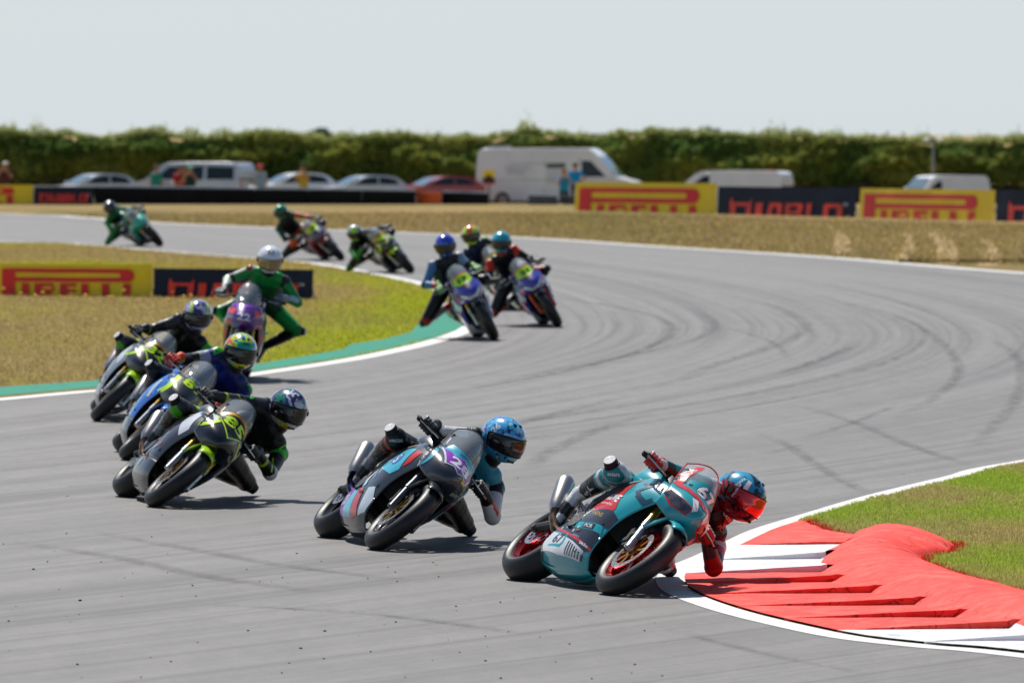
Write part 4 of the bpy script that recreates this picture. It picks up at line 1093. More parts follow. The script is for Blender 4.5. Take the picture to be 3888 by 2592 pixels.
    o = cpart('windscreen', 'scr', sc, S.get('screen', M_SCREEN), root); solid(o, .003); reg(o.data); panels['screen'] = o
    def rim2():
        E = surf(mirror_rows(SCREEN), 5, 4); mb = MB(); edge_ = [tuple(r[0]) for r in E]+[tuple(p) for p in E[-1]]+[tuple(r[-1]) for r in E[::-1]]
        mb.tube(edge_[::2], .0045, 6); return mb.mesh('screen_edge', 0)
    cpart('screen_edge', 'scredge', rim2, S.get('edge', M_BLACK), root)
    def tank(): return loft_x([(.29, .09, .80, .06), (.23, .14, .82, .09), (.13, .178, .83, .11), (.02, .188, .83, .118), (-.09, .16, .82, .11), (-.18, .11, .80, .085), (-.23, .08, .785, .05)], 'fuel_tank')
    o = cpart('fuel_tank', 'tank', tank, S.get('tank', P), root); reg(o.data)
    def seat(): return loft_x([(-.19, .09, .775, .03), (-.25, .125, .785, .035), (-.40, .145, .80, .038), (-.50, .14, .82, .04), (-.54, .12, .84, .04)], 'seat')
    cpart('seat', 'seat', seat, M_RUBB, root)
    def tail(): return loft_x([(-.30, .10, .73, .03), (-.45, .13, .77, .045), (-.56, .13, .84, .075), (-.68, .10, .88, .07), (-.80, .065, .915, .045), (-.90, .025, .945, .02)], 'tail_unit')
    o = cpart('tail_unit', 'tail', tail, S.get('tailp', P), root); reg(o.data)
    # exhaust
    def pipe(): mb = MB(); mb.tube([(.0, -.05, .26), (-.15, -.07, .28), (-.28, -.10, .29), (-.38, -.15, .32), (-.435, -.19, .37), (-.455, -.205, .42)], [.028, .030, .032, .033, .033, .034], 14); return mb.mesh('exhaust_pipe', 40)
    def can():
        mb = MB(); a, b = V((-.452, -.205, .405)), V((-.65, -.245, .64)); d = b-a
        mb.tube([a, a+d*.05, a+d*.16, a+d*.86, a+d*.93, b], [.036, .042, .054, .060, .057, .046], 22); return mb.mesh('silencer', 35)
    def can2():
        mb = MB(); a, b = V((-.452, -.205, .405)), V((-.65, -.245, .64)); d = b-a; mb.cyl(b+d*.002, b+d*.012, .034, .034, 16); return mb.mesh('silencer_outlet', 30)
    if S.get('exhaust', 1):
        cpart('exhaust_pipe', 'pipe', pipe, S.get('pipe', M_HEAT), root); c_ = cpart('silencer', 'can', can, S.get('can', M_TITAN), root); cpart('silencer_outlet', 'can2', can2, M_BLACK, c_)
    # controls
    bw = S.get('bar', .33); bz = S.get('barz', .87)
    for s in (-1, 1):
        def bar(s=s): mb = MB(); mb.tube([(.405, s*.11, .905), (.39, s*.15, bz+.01), (.33, s*bw, bz)], .012, 8); return mb.mesh('handlebar', 0)
        h = cpart('handlebar', 'bar%d%.2f%.2f' % (s, bw, bz), bar, M_BLACK, root)
        def grip(s=s): mb = MB(); mb.cyl((.36, s*(bw-.11), bz+.004), (.327, s*(bw+.015), bz), .0165, n=12); mb.sph((.326, s*(bw+.018), bz), .02, 8, 6); return mb.mesh('grip', 30)
        cpart('grip', 'grip%d%.2f%.2f' % (s, bw, bz), grip, M_RUBB, h)
        def lev(s=s): mb = MB(); mb.tube([(.40, s*(bw-.15), bz), (.415, s*(bw-.10), bz-.005), (.405, s*(bw-.02), bz-.008), (.39, s*(bw+.02), bz-.01)], [.008, .007, .006, .006], 6); return mb.mesh('lever', 0)
        cpart('lever', 'lev%d%.2f%.2f' % (s, bw, bz), lev, M_ALU, h)
        if s == 1 or True:
            def grd(s=s): mb = MB(); mb.tube([(.327, s*(bw+.02), bz), (.36, s*(bw+.045), bz), (.42, s*(bw+.03), bz-.005), (.45, s*(bw-.03), bz-.01)], [.007, .006, .006, .005], 7); return mb.mesh('lever_guard', 0)
            cpart('lever_guard', 'grd%d%.2f%.2f' % (s, bw, bz), grd, M_BLACK, h)
        def peg(s=s): mb = MB(); mb.cyl((-.39, s*.13, .545), (-.39, s*.235, .545), .012, n=8); mb.box((-.35, s*.125, .53), (.07, .012, .16), M.Rotation(R(-20), 3, 'Y')); mb.tube([(-.39, s*.15, .53), (-.24, s*.17, .44)], .006, 6); return mb.mesh('foot_peg', 20)
        cpart('foot_peg', 'peg%d' % s, peg, M_ALU, root)
    def dash(): mb = MB(); mb.box((.47, 0, .93), (.03, .13, .07), M.Rotation(R(-30), 3, 'Y')); return mb.mesh('dashboard', 20)
    cpart('dashboard', 'dash', dash, M_BLACK, root)
    def fill(): mb = MB(); mb.cyl((.06, 0, .945), (.06, 0, .955), .035, .03, 16); return mb.mesh('fuel_cap', 30)
    cpart('fuel_cap', 'cap', fill, M_BLACK, root)
    # livery
    bvh = BVHTree.FromPolygons(vs_, fs_)
    for it in S.get('decals', []):
        kind, shapes, mt = it[0], it[1], it[2]; off = (it[3] if len(it) > 3 else .0025)*.5+.0008; stp = .016 if S.get('near') else .03; nm = it[4] if len(it) > 4 else 'livery_panel'
        
        if kind in ('R', 'L', 'LR'): shapes = dropsh(shapes)
        for sh_ in ([shapes] if nm == 'lettering' else [[q_] for q_ in shapes]):
            if kind in ('R', 'LR'): decal(nm, sh_, mt, panels['side', -1], bvh, (0, 0, 0), (1, 0, 0), (0, 0, 1), (0, 1, 0), off, step=stp, maxd=1.0)
            if kind == 'LR': decal(nm, sh_, mt, panels['side', 1], bvh, (0, 0, 0), (1, 0, 0), (0, 0, 1), (0, -1, 0), off, step=stp, maxd=1.0)
            if kind == 'F': decal(nm, sh_, mt, panels['nose'], bvh, (1.28, 0, .695), (0, 1, 0), (0, 0, 1), (-1, 0, 0), off, step=stp)
            if kind == 'S': decal(nm, sh_, mt, panels['screen'], bvh, (1.075, 0, 1.09), (0, 1, 0), V((-.45, 0, .9)), (-.9, 0, -.45), off, step=stp)  # square on to the raked screen
    return root
def TXT(s, x, y, h, w=None, ang=0., bold=.012, shear=0., space=1.): return place2(textmesh(s, bold, shear, space), x, y, w, h, ang)
def PO(*p): return poly2(p)
# ================================================================ RIDERS
M_SUIT = vcolm('race_leather', .42, .06, .32, 13, .35); M_GLOVE = vcolm('glove_leather', .5, .1, .4, 50); M_BOOT = vcolm('boot_leather', .4, .3, .3, 40)
M_HELM = vcolm('helmet_lacquer', .22, 1.0, 0)
M_VIS_D = mat('visor_dark', (.012, .011, .010), .12, coat=.3, spec=.5, var=.1); M_VIS_R = mat('visor_red_mirror', (.55, .02, .02), .10, .75, coat=1, var=.35, nscale=9)
M_VIS_G = mat('visor_gold', (.30, .20, .10), .08, .8, coat=1, var=.1)
BLACK, WHITE = hx('#0b0b0c'), hx('#d6d8da')
def ik(a, b, l1, l2, pole):
    a, b = V(a), V(b); d = b-a; L = d.length; L2 = min(L, (l1+l2)*.999); dn = d.normalized()
    x = (l1*l1-l2*l2+L2*L2)/(2*L2); h = sqrt(max(0, l1*l1-x*x)); p = V(pole)-dn*V(pole).dot(dn); p.normalize()
    return a+dn*x+p*h
class Body:
    def __init__(s): s.mb = MB(); s.c = []
    def cap(s, lab, a, b, ra, rb, n=14):
        a, b = V(a), V(b); s.mb.sph(a, ra, n, 10); s.mb.sph(b, rb, n, 10)
        if (b-a).length > 1e-4: s.mb.cyl(a, b, ra, rb, n)
        s.c.append((lab, np.array(a), np.array(b), ra, rb))
    def build(s, name, voxel, smooth, spec, default, up=(0, 0, 1), wr=0.):
        me = remesh(s.mb, voxel, smooth); co = coords(me); N = len(co); me.update(); no = normals(me)
        best = np.full(N, 1e9); bi = np.zeros(N, int); bt = np.zeros(N)
        for i, (lab, a, b, ra, rb) in enumerate(s.c):
            d = b-a; L2 = max(1e-9, d@d); t = np.clip(((co-a)@d)/L2, 0, 1); dist = np.linalg.norm(co-(a+t[:, None]*d), axis=1)-(ra+(rb-ra)*t)
            m_ = dist < best; best[m_] = dist[m_]; bi[m_] = i; bt[m_] = t[m_]
        if wr > 0:
            disp = np.array([mnoise.noise(V(p*9))*.5+mnoise.noise(V((p[0]*26, p[1]*26, p[2]*26)))*.35 for p in co])*wr
            co = co+no*disp[:, None]; me.vertices.foreach_set('co', co.ravel()); me.update()
        C = np.zeros((N, 3)); upv = np.array(up, float); upv /= np.linalg.norm(upv); u = no@upv
        for i in range(N):
            lab = s.c[bi[i]][0]; sp = spec.get(lab, default)
            if callable(sp): C[i] = sp(bt[i], u[i], co[i], no[i])
            else: C[i] = sp
        setcol(me, C); return me
def bands(*items):
    """(t_end, colour or (upper colour, lower colour, threshold))"""
    def f(t, u, co, no):
        for te, c in items:
            if t <= te+.012*mnoise.noise(V(co*6)):
                if len(c) == 3 and isinstance(c[0], tuple): return c[0] if u > c[2] else c[1]
                return c
        c = items[-1][1]
        return (c[0] if u > c[2] else c[1]) if isinstance(c[0], tuple) else c
    return f
def helmet(parent, c, rot, pal, visor, detail=1, texts=()):
    """pal: function(unit direction xyz in helmet space)->colour"""
    h = bpy.data.objects.new('helmet', None)
    nu, nv = (150, 100) if detail else (48, 32); P = []
    def shape(d, s=1.0):
        x, y, z = d; fx = .163 if x > 0 else .168; r = V((x*fx, y*.126, z*(.138 if z > 0 else .130)))*1.13
        if x > 0 and z < 0:  # chin bar comes forward and down
            k = min(1, -z*1.4)*x; r.x += .030*k; r.z -= .022*k
        if x < 0 and z > -.2: r.x -= .012*(-x)*(z+.2)                  # rear spoiler swell
        r.y *= 1-.10*max(0, x)-.06*max(0, -z)
        return r*s
    mb = MB(); rows = []
    for j in range(nv+1):
        th = pi*j/nv*.90; row = []
        for i in range(nu): a = 2*pi*i/nu; d = (sin(th)*cos(a), sin(th)*sin(a), cos(th)); row.append(shape(d))
        rows.append(row+[row[0]])
    mb.grid(rows); me = mb.mesh('helmet', 60); bm = bmesh.new(); bm.from_mesh(me); bmesh.ops.remove_doubles(bm, verts=bm.verts, dist=1e-5); bmesh.ops.recalc_face_normals(bm, faces=bm.faces); bm.to_mesh(me); bm.free()
    C = []
    for v in me.vertices:
        d = v.co.normalized(); C.append(pal(d.x, d.y, d.z))
    setcol(me, C)
    o = link('helmet', me, M_HELM, parent); o.matrix_local = M.Translation(c) @ rot.to_4x4(); solid(o, .006)
    # eye port: dark visor patch standing just proud of the shell
    mb = MB(); rows = []
    for j in range(13):
        el = -30+43*j/12; row = []
        for i in range(29):
            az = -88+176*i/28; e2 = el*(1-.22*(abs(az)/88)**3); a, e = R(az), R(e2)+.04; d = V((cos(e)*cos(a), cos(e)*sin(a), sin(e))); row.append(shape(d, 1.018)+V((.002, 0, 0)))
        rows.append(row)
    mb.grid(rows); me = orient_out(mb.mesh('visor', 60), (0, 0, 0)); v_ = link('visor', me, visor, o); solid(v_, .003)
    mb = MB(); ed = rows[0]+[r[-1] for r in rows]+rows[-1][::-1]+[r[0] for r in rows[::-1]]; mb.tube([tuple(p) for p in ed][::2], .0035, 5); link('visor_seal', mb.mesh('visor_seal', 0), M_BLACK, o)
    mb = MB()
    for s in (-1, 1): mb.cyl((.045, s*.126, .005), (.045, s*.146, .005), .024, .020, 14)
    link('visor_pivot', mb.mesh('visor_pivot', 30), M_BLACK, o)
    for (az_, el_, wx) in ((0, -44, .05), (16, 52, .022), (-16, 52, .022)):
        a, e = R(az_), R(el_); d = V((cos(e)*cos(a), cos(e)*sin(a), sin(e))); p_ = shape(d, 1.0); mb = MB(); mb.box(p_, (.010, wx, .016), d.to_track_quat('X', 'Z').to_matrix()); link('air_vent', mb.mesh('air_vent', 0), M_BLACK, o)
    if texts:
        # decals go straight onto the round shell
        bm = bmesh.new(); bm.from_mesh(o.data); bv = BVHTree.FromBMesh(bm); bm.free()
        for (t, az, el, hh, roll, cm) in texts:
            a, e = R(az), R(el); dr = -V((cos(e)*cos(a), cos(e)*sin(a), sin(e))); ud = V((-sin(a), cos(a), 0)); vd = (-dr).cross(ud)
            ud2 = ud*cos(roll)+vd*sin(roll); vd2 = -ud*sin(roll)+vd*cos(roll)
            decal('lettering', [TXT(t, 0, 0, hh, None, 0, .015)] if isinstance(t, str) else t, cm, o, bv, -dr*.2, ud2, vd2, dr, off=.0022, step=.012)
    return o
def glove(parent, g, b, wrist, side, col, pad, name='glove'):
    """hand closed round a bar: g grip centre, b unit vector along the bar (outwards)"""
    g, b, wrist = V(g), V(b).normalized(), V(wrist); w = (wrist-g); w -= b*w.dot(b); w.normalize(); n = b.cross(w)
    if n.z < 0: n = -n
    B = Body()
    def P(t, a, r): return g+b*t+(-w*cos(a)+n*sin(a))*r
    for k, t in enumerate((-.036, -.012, .012, .034)):
        L = (1, 1.05, 1.0, .85)[k]; r = .036; a = [R(118), R(60*L), R(-12*L), R(-72*L)]
        pts = [P(t*1.05, a[0], r+.006), P(t, a[1], r+.004), P(t*.98, a[2], r), P(t*.96, a[3], r-.002)]
        rr = [.0135, .0118, .0108, .0095]
        if k == 3: rr = [x*.88 for x in rr]
        for i in range(3): B.cap('finger', pts[i], pts[i+1], rr[i], rr[i+1], 8)
        B.cap('knuckle', pts[0], pts[0]+n*.004, .0155, .014, 8)
        B.cap('palm', P(t*1.05, R(118), r+.004), wrist+b*t*.55+n*.002, .0155, .020, 10)
    sgn = -1
    B.cap('thumb', P(-.045, R(160), .030), P(-.058, R(205), .036), .016, .014, 8); B.cap('thumb', P(-.058, R(205), .036), P(-.045, R(262), .034), .013, .011, 8)
    B.cap('cuff', wrist, wrist+(wrist-g).normalized()*.06, .034, .041, 12)
    me = B.build(name, .0045, 2, {'knuckle': pad, 'cuff': col, 'finger': col, 'palm': col, 'thumb': col}, col)
    return link(name, me, M_GLOVE, parent)
def boot(parent, ankle, toe, up, side, c1, c2, name='boot'):
    a, t, u = V(ankle), V(toe), V(up).normalized(); f = (t-a); f -= u*f.dot(u); f.normalize(); B = Body()
    heel = a-u*.085-f*.035; ball = a-u*.092+f*.125; tip = a-u*.090+f*.19
    B.cap('shaft', a+u*.19, a, .062, .046); B.cap('shaft', a, heel+u*.03, .044, .040); B.cap('foot', a-u*.02+f*.02, ball+u*.02, .044, .040); B.cap('toe', ball+u*.012, tip+u*.008, .040, .031)
    B.cap('foot', heel+u*.02, ball+u*.012, .036, .038); B.cap('slider', ball+u*.012, ball+u*.012+f.cross(u)*side*.03, .022, .014)
    for q in (.02, .07, .12): B.cap('ridge', a+u*q+f*.035, a+u*(q+.02)+f*.04, .022, .02, 8)
    me = B.build(name, .009, 2, {'shaft': bands((.55, c1), (1, c2)), 'foot': bands((.5, c2), (1, c1)), 'toe': bands((.5, c1), (1, c2)), 'slider': WHITE, 'ridge': c2}, c1)
    return link(name, me, M_BOOT, parent)
def rider(spec, mw, grips, lod=0):
    S = spec; root = thing('person', S['rlabel'], 'person', group='motorcycle racers', mw=mw)
    s = S['side']; Minv = mw.inverted()
    hx_ = S.get('hx', .22)-.17*S.get('near', 0)
    # the head sits on its line of sight at the chosen distance along the machine
    o_, d_ = ray(*S['head']); o_, d_ = Minv @ o_, (Minv.to_3x3() @ d_); t = (hx_-o_.x)/d_.x; head = o_+d_*t
    sc_ = S.get('hscale', 1.0)
    fy, rl, pt = S.get('face', (20, 15, 5)); fy, rl, pt = R(fy), R(rl), R(pt)
    f = V((sin(fy)*cos(pt), -cos(fy)*cos(pt), -sin(pt))); up = V((0, 0, 1)); up = (up-f*up.dot(f)).normalized(); rt = f.cross(up)      # rt: helmet's right = viewer's left
    up2 = up*cos(rl)-rt*sin(rl); Rw = M((f, up2.cross(f), up2)).transposed(); Rl = (Minv.to_3x3() @ Rw)
    upl = Rl @ V((0, 0, 1)); fl = Rl @ V((1, 0, 0))
    px, py_, pz = S.get('pelvis', (-.30, .13, .83)); Pv = V((px, s*py_, pz))
    neck = head-upl*.17-fl*.05
    neck = neck+S.get('neckoff', V((0, 0, 0)))
    torso_d = (neck-Pv).normalized(); L = (neck-Pv).length
    A = V(S.get('shax', (0, 1, -.1))); A = V((A.x, A.y*1, A.z)); A = V((A.x, A.y, A.z*s)); A = (A-torso_d*A.dot(torso_d)*.85).normalized()  # across the shoulders, towards +y
    bk = torso_d.cross(A); 
    if bk.z < 0 and not S.get('upright'): bk = -bk
    if S.get('upright'):
        if bk.x > 0: bk = -bk
    shc = neck-torso_d*.055+bk*.01
    shL, shR = shc+A*.185, shc-A*.185          # left (+y), right (-y)
    hA = V((0, 1, -.12*s)).normalized(); hipL, hipR = Pv+hA*.095+V((.03, 0, -.02)), Pv-hA*.095+V((.03, 0, -.02))
    B = Body(); mid = (Pv+shc)/2+bk*S.get('arch', .055)
    low = Pv+(mid-Pv)*.5+bk*.015; chest = mid+(shc-mid)*.45+bk*.01
    for q in (-1, 1):
        B.cap('pelvis', Pv+hA*q*.065, low+hA*q*.055, .112, .105); B.cap('torso', low+A*q*.055, mid+A*q*.065, .105, .108); B.cap('torso', mid+A*q*.065, chest+A*q*.085, .108, .108)
        B.cap('chest', chest+A*q*.085, shc+A*q*.105, .105, .078); B.cap('shoulder', shc+A*q*.10, shc+A*q*.165-torso_d*.01, .075, .068)
    B.cap('torso', mid, chest, .11, .11); B.cap('chest', chest, shc, .108, .085); B.cap('neck', shc, neck+upl*.03, .075, .066)
    B.cap('hump', chest+bk*.085, shc+bk*.085-torso_d*.0, .052, .06); B.cap('hump', shc+bk*.085, neck+bk*.07+torso_d*.02, .058, .035)
    # arms
    wr = {}
    for q, nm in ((1, 'L'), (-1, 'R')):
        sh = shL if q > 0 else shR; g = V(grips[q]); inner = (q == s)
        pole = V(S.get('elbI' if inner else 'elbO', (.0, .9, -.5) if inner else (-1, -.1, -.22))); pole.y *= q
        wst = g+(sh-g).normalized()*.075+V((-.045, 0, .018)); wr[q] = wst
        el = ik(sh, wst, .285, .265, pole)
        if (wst-sh).length > .545: pass
        tag = 'I' if inner else 'O'
        B.cap('uarm'+tag, sh, el, .066, .054); B.cap('farm'+tag, el, wst, .056, .037); B.cap('elbow'+tag, el, el+(el-(sh+wst)/2).normalized()*.008, .060, .056)
        B.cap('shpad'+tag, sh+A*q*.012, sh+A*q*.015+torso_d*.005, .066, .062)
    # legs
    feet = {}
    for q in (1, -1):
        inner = (q == s); tag = 'I' if inner else 'O'; hip = hipL if q > 0 else hipR
        ft = V(S['footI'] if inner else S['footO']) if (S.get('footI') if inner else S.get('footO')) else V((-.395, .205, .575 if not inner else .60))
        ft = V((ft.x, ft.y*q, ft.z)); pole = V(S.get('kneeI' if inner else 'kneeO', (.55, 1.0, .05) if inner else (.9, .30, .22))); pole.y *= q
        kn = ik(hip, ft, .435, .43, pole)
        if inner and not S.get('footI'):   # keep the knee slider just above the ground
            d_k = ft-hip; Lk = min(d_k.length, .864); dn = d_k.normalized(); xk = (.435**2-.43**2+Lk*Lk)/(2*Lk); hk = sqrt(max(0, .435**2-xk*xk)); e1k = dn.orthogonal().normalized(); e2k = dn.cross(e1k); bestk = -9
            for a_ in range(0, 360, 3):
                c_ = hip+dn*xk+(e1k*cos(R(a_))+e2k*sin(R(a_)))*hk; w_k = mw @ c_; zk = w_k.z-Z(w_k.y)
                sc_k = c_.y*q+.35*c_.x-(8*max(0, .098-zk))-(.8*max(0, zk-.12))
                if sc_k > bestk: bestk = sc_k; kn = c_
        shd = (ft-kn).normalized()
        B.cap('thigh'+tag, hip, kn, .106, .074); B.cap('shin'+tag, kn, ft-shd*.14, .068, .056); B.cap('shin'+tag, kn+(ft-kn)*.25, kn+(ft-kn)*.5, .067, .062)
        kd = (kn-(hip+ft)/2).normalized(); B.cap('knee'+tag, kn, kn+kd*.014, .078, .072)
        toe = V((.22, q*(.12 if inner else .02), -.05)) if not (S.get('toeI') and inner) else V(S['toeI'])
        feet[q] = (ft, ft+toe, -shd, kn, kd, tag)
    dc = S['suit']
    me = B.build('body', S.get('voxel', .011), 4, dc, dc.get('default', BLACK), up=S.get('updir', (0, 0, 1)), wr=.0045)
    link('body', me, M_SUIT, root)
    for q in (1, -1):
        g = V(grips[q]); glove(root, g, (V(grips['out', q])-g), wr[q], q, S.get('glove', BLACK), S.get('pad', hx('#777777')))
        ft, toe, u, kn, kd, tag = feet[q]; boot(root, ft, toe, u, q, S.get('boot', (BLACK, WHITE))[0], S.get('boot', (BLACK, WHITE))[1])
        # knee slider puck
        out = (kd*.6+V((0, q, 0))*.8).normalized() if tag == 'I' else (kd*.55+V((0, q*.9, 0))+V((0, 0, .1))).normalized()
        mb = MB(); b0 = kn+out*.058; mb.cyl(b0, b0+out*.016, .052, .050, 18); mb.cyl(b0+out*.016, b0+out*.046, .046, .040, 18); sl = link('knee_slider', mb.mesh('knee_slider', 35), M_BLACK, root)
        mb = MB(); mb.cyl(b0+out*.0465, b0+out*.050, .0395, .038, 18); link('slider_face', mb.mesh('slider_face', 35), M_WORN, sl)
    helmet(root, head, Rl, S['helm'], S.get('visor', M_VIS_D), 1 if S.get('near') else 0, S.get('htext', ()))
    if S.get('stext'):
        bv = BVHTree.FromPolygons([v.co for v in me.vertices], [tuple(p.vertices) for p in me.polygons]); bo = [c for c in root.children if c.name.startswith('body')][0]
        for (txt, px_, py2, hpx, ang, cm) in S['stext']:
            o2, d2 = ray(px_, py2); c2 = (mw.translation-o2).dot(d2)/d2.dot(d2); pt = o2+d2*c2; k_ = c2/F
            i3 = Minv.to_3x3(); ud = V((1, 0, 0)); vd = V((0, 0, 1)); a_ = R(ang)
            u2, v2 = i3 @ (ud*cos(a_)+vd*sin(a_)), i3 @ (vd*cos(a_)-ud*sin(a_))
            decal('lettering', [TXT(txt, 0, 0, hpx*k_, None, 0, .02)] if isinstance(txt, str) else [([(a*k_, b*k_) for a, b in v], f, 1) for v, f, _ in txt], cm, bo, bv, Minv @ pt, u2, v2, (i3 @ d2), off=.003, step=.02)
    return root
def pose(front_px, yaw, lean, R_=.300, r=.06):
    """yaw: heading off the line to the camera (+ = towards the right of the picture); lean + = towards the rider's left"""
    Fp = G(*front_px); th, ph = R(yaw), R(lean); hd = V((sin(th), -cos(th), 0)); lf = V((cos(th), sin(th), 0))
    sft = r*sin(ph) ; o = Fp-hd*.70-lf*sft
    dz = (.240*cos(ph)+.060)-.300*cos(ph); dz2 = (.235*cos(ph)+.080)-.315*cos(ph); dz = (dz+dz2)/2-.006
    slope = (Z(o.y-.7*cos(th)*1)-Z(o.y+.7*cos(th)))
    o.z = Z(o.y)+dz
    return M.Translation(o) @ M.Rotation(th-pi/2, 4, 'Z') @ M.Rotation(-ph, 4, 'X')
def ride(S):
    mw = pose(S['px'], S['yaw'], S['lean']); motorcycle(S, mw)
    bw, bz = S.get('bar', .33), S.get('barz', .87); gr = {}
    for q in (1, -1):
        a, b = V((.36, q*(bw-.11), bz+.004)), V((.327, q*(bw+.015), bz)); gr[q] = a+(b-a)*.5; gr['out', q] = a+(b-a)
    return rider(S, mw, gr)
# ================================================================ THE ELEVEN-PLUS-ONE MACHINES AND THEIR RIDERS
def stroke(pts, w_):
    out = []; cx = sum(p[0] for p in pts)/len(pts); cy = sum(p[1] for p in pts)/len(pts)
    for a, b in zip(pts[:-1], pts[1:]):
        a, b = V((a[0]-cx, -(a[1]-cy))), V((b[0]-cx, -(b[1]-cy))); d = (b-a).normalized(); n_ = V((-d.y, d.x))*w_/2; e_ = d*w_*.3
        out.append(poly2([tuple(a+n_-e_), tuple(a-n_-e_), tuple(b-n_+e_), tuple(b+n_+e_)]))
    return out, cx, cy
def trim(pts, w_, c):
    o_, cx, cy = stroke(pts, w_); return (o_, cx, cy, 1, 0, decalm(c))
def nzv(x, y, z, s, k=0): return mnoise.noise(V((x*s+k, y*s-k, z*s+k*2)))
D = decalm
TEAL, TEAL2, RED, GRY, LIME, LBLUE, PURP = '#0fa3ad', '#0b7f8a', '#c8201c', '#2b2f38', '#c6ee0a', '#4fb6cf', '#8f3fb0'
P_TEAL = paint('teal', '#109ba6', .28)
wave = lambda x, y, z, k: nzv(x, y, z, 2.6, k)+.5*nzv(x, y, z, 6, k)
def helm67(x, y, z):
    if z > .55 and abs(y) < .28+.1*x: return hx('#101418') if abs(y) > .12 else hx('#16a0c8')
    if wave(x, y, z, 3) > .28: return hx('#0c1a22')
    if abs(y) > .62 and z > -.35 and z < .35 and x > -.5: return hx('#b01a22') if (x+z*1.2) % .34 < .2 else hx('#12161c')
    if z < -.45: return hx('#8e1620')
    return hx('#1397c0')
def helm28(x, y, z):
    w_ = abs(wave(x, y, z, 8)*1.6+.2*nzv(x, y, z, 11)); 
    if w_ < .10: return hx('#10204a')
    if wave(x, y, z, 15) > .38: return hx('#5a34a0')
    return hx('#38a6dc') if wave(x, y, z, 1) > -.25 else hx('#7cc8e6')
def helm85(x, y, z):
    v = (atan2(y, x)+.6*z)*1.6+wave(x, y, z, 4)*1.3
    if z < -.5: return hx('#c9b813') if wave(x, y, z, 2) > -.1 else hx('#d5dadc')
    k = int((v+9)*1.4) % 5
    return [hx('#118a62'), hx('#3b2f86'), hx('#c9cfd6'), hx('#3a2a70'), hx('#1b1d3a')][k]
def helm89(x, y, z):
    v = wave(x, y, z, 6)
    if z < -.35: return hx('#b9ec10') if v > -.2 else hx('#f04a20')
    if x > .5 and .22 < z < .58 and abs(y) < .42: return hx('#0fa08a')
    if v > .2: return hx('#f2604a') if z > .5 else hx('#e86a18')
    if v < -.25: return hx('#2f62c8')
    return hx('#a4ea14')
def helm32(x, y, z):
    v = wave(x, y, z, 9)
    if abs(abs(y)-.5) < .09 and x > 0 and z > 0: return hx('#b8e020')
    if v > .15: return hx('#b9bccb')
    if v < -.2: return hx('#352a6a')
    return hx('#7d72b0')
def plain(c, c2=None, thr=.3, k=1):
    c, c2 = hx(c), hx(c2 or c)
    return lambda x, y, z: c2 if wave(x, y, z, k) > thr else c
def helmY(x, y, z):
    if z < -.3: return hx('#c8e010')
    if abs(y) < .25 and z > .3: return hx('#d84a20')
    return hx('#b8dc18') if wave(x, y, z, 5) > -.1 else hx('#e8a010')
def helmK(x, y, z):
    if abs(y) < .4 and z < .75: return hx('#9adf1e')
    return hx('#c4c8cc') if wave(x, y, z, 7) > -.1 else hx('#2a2d30')

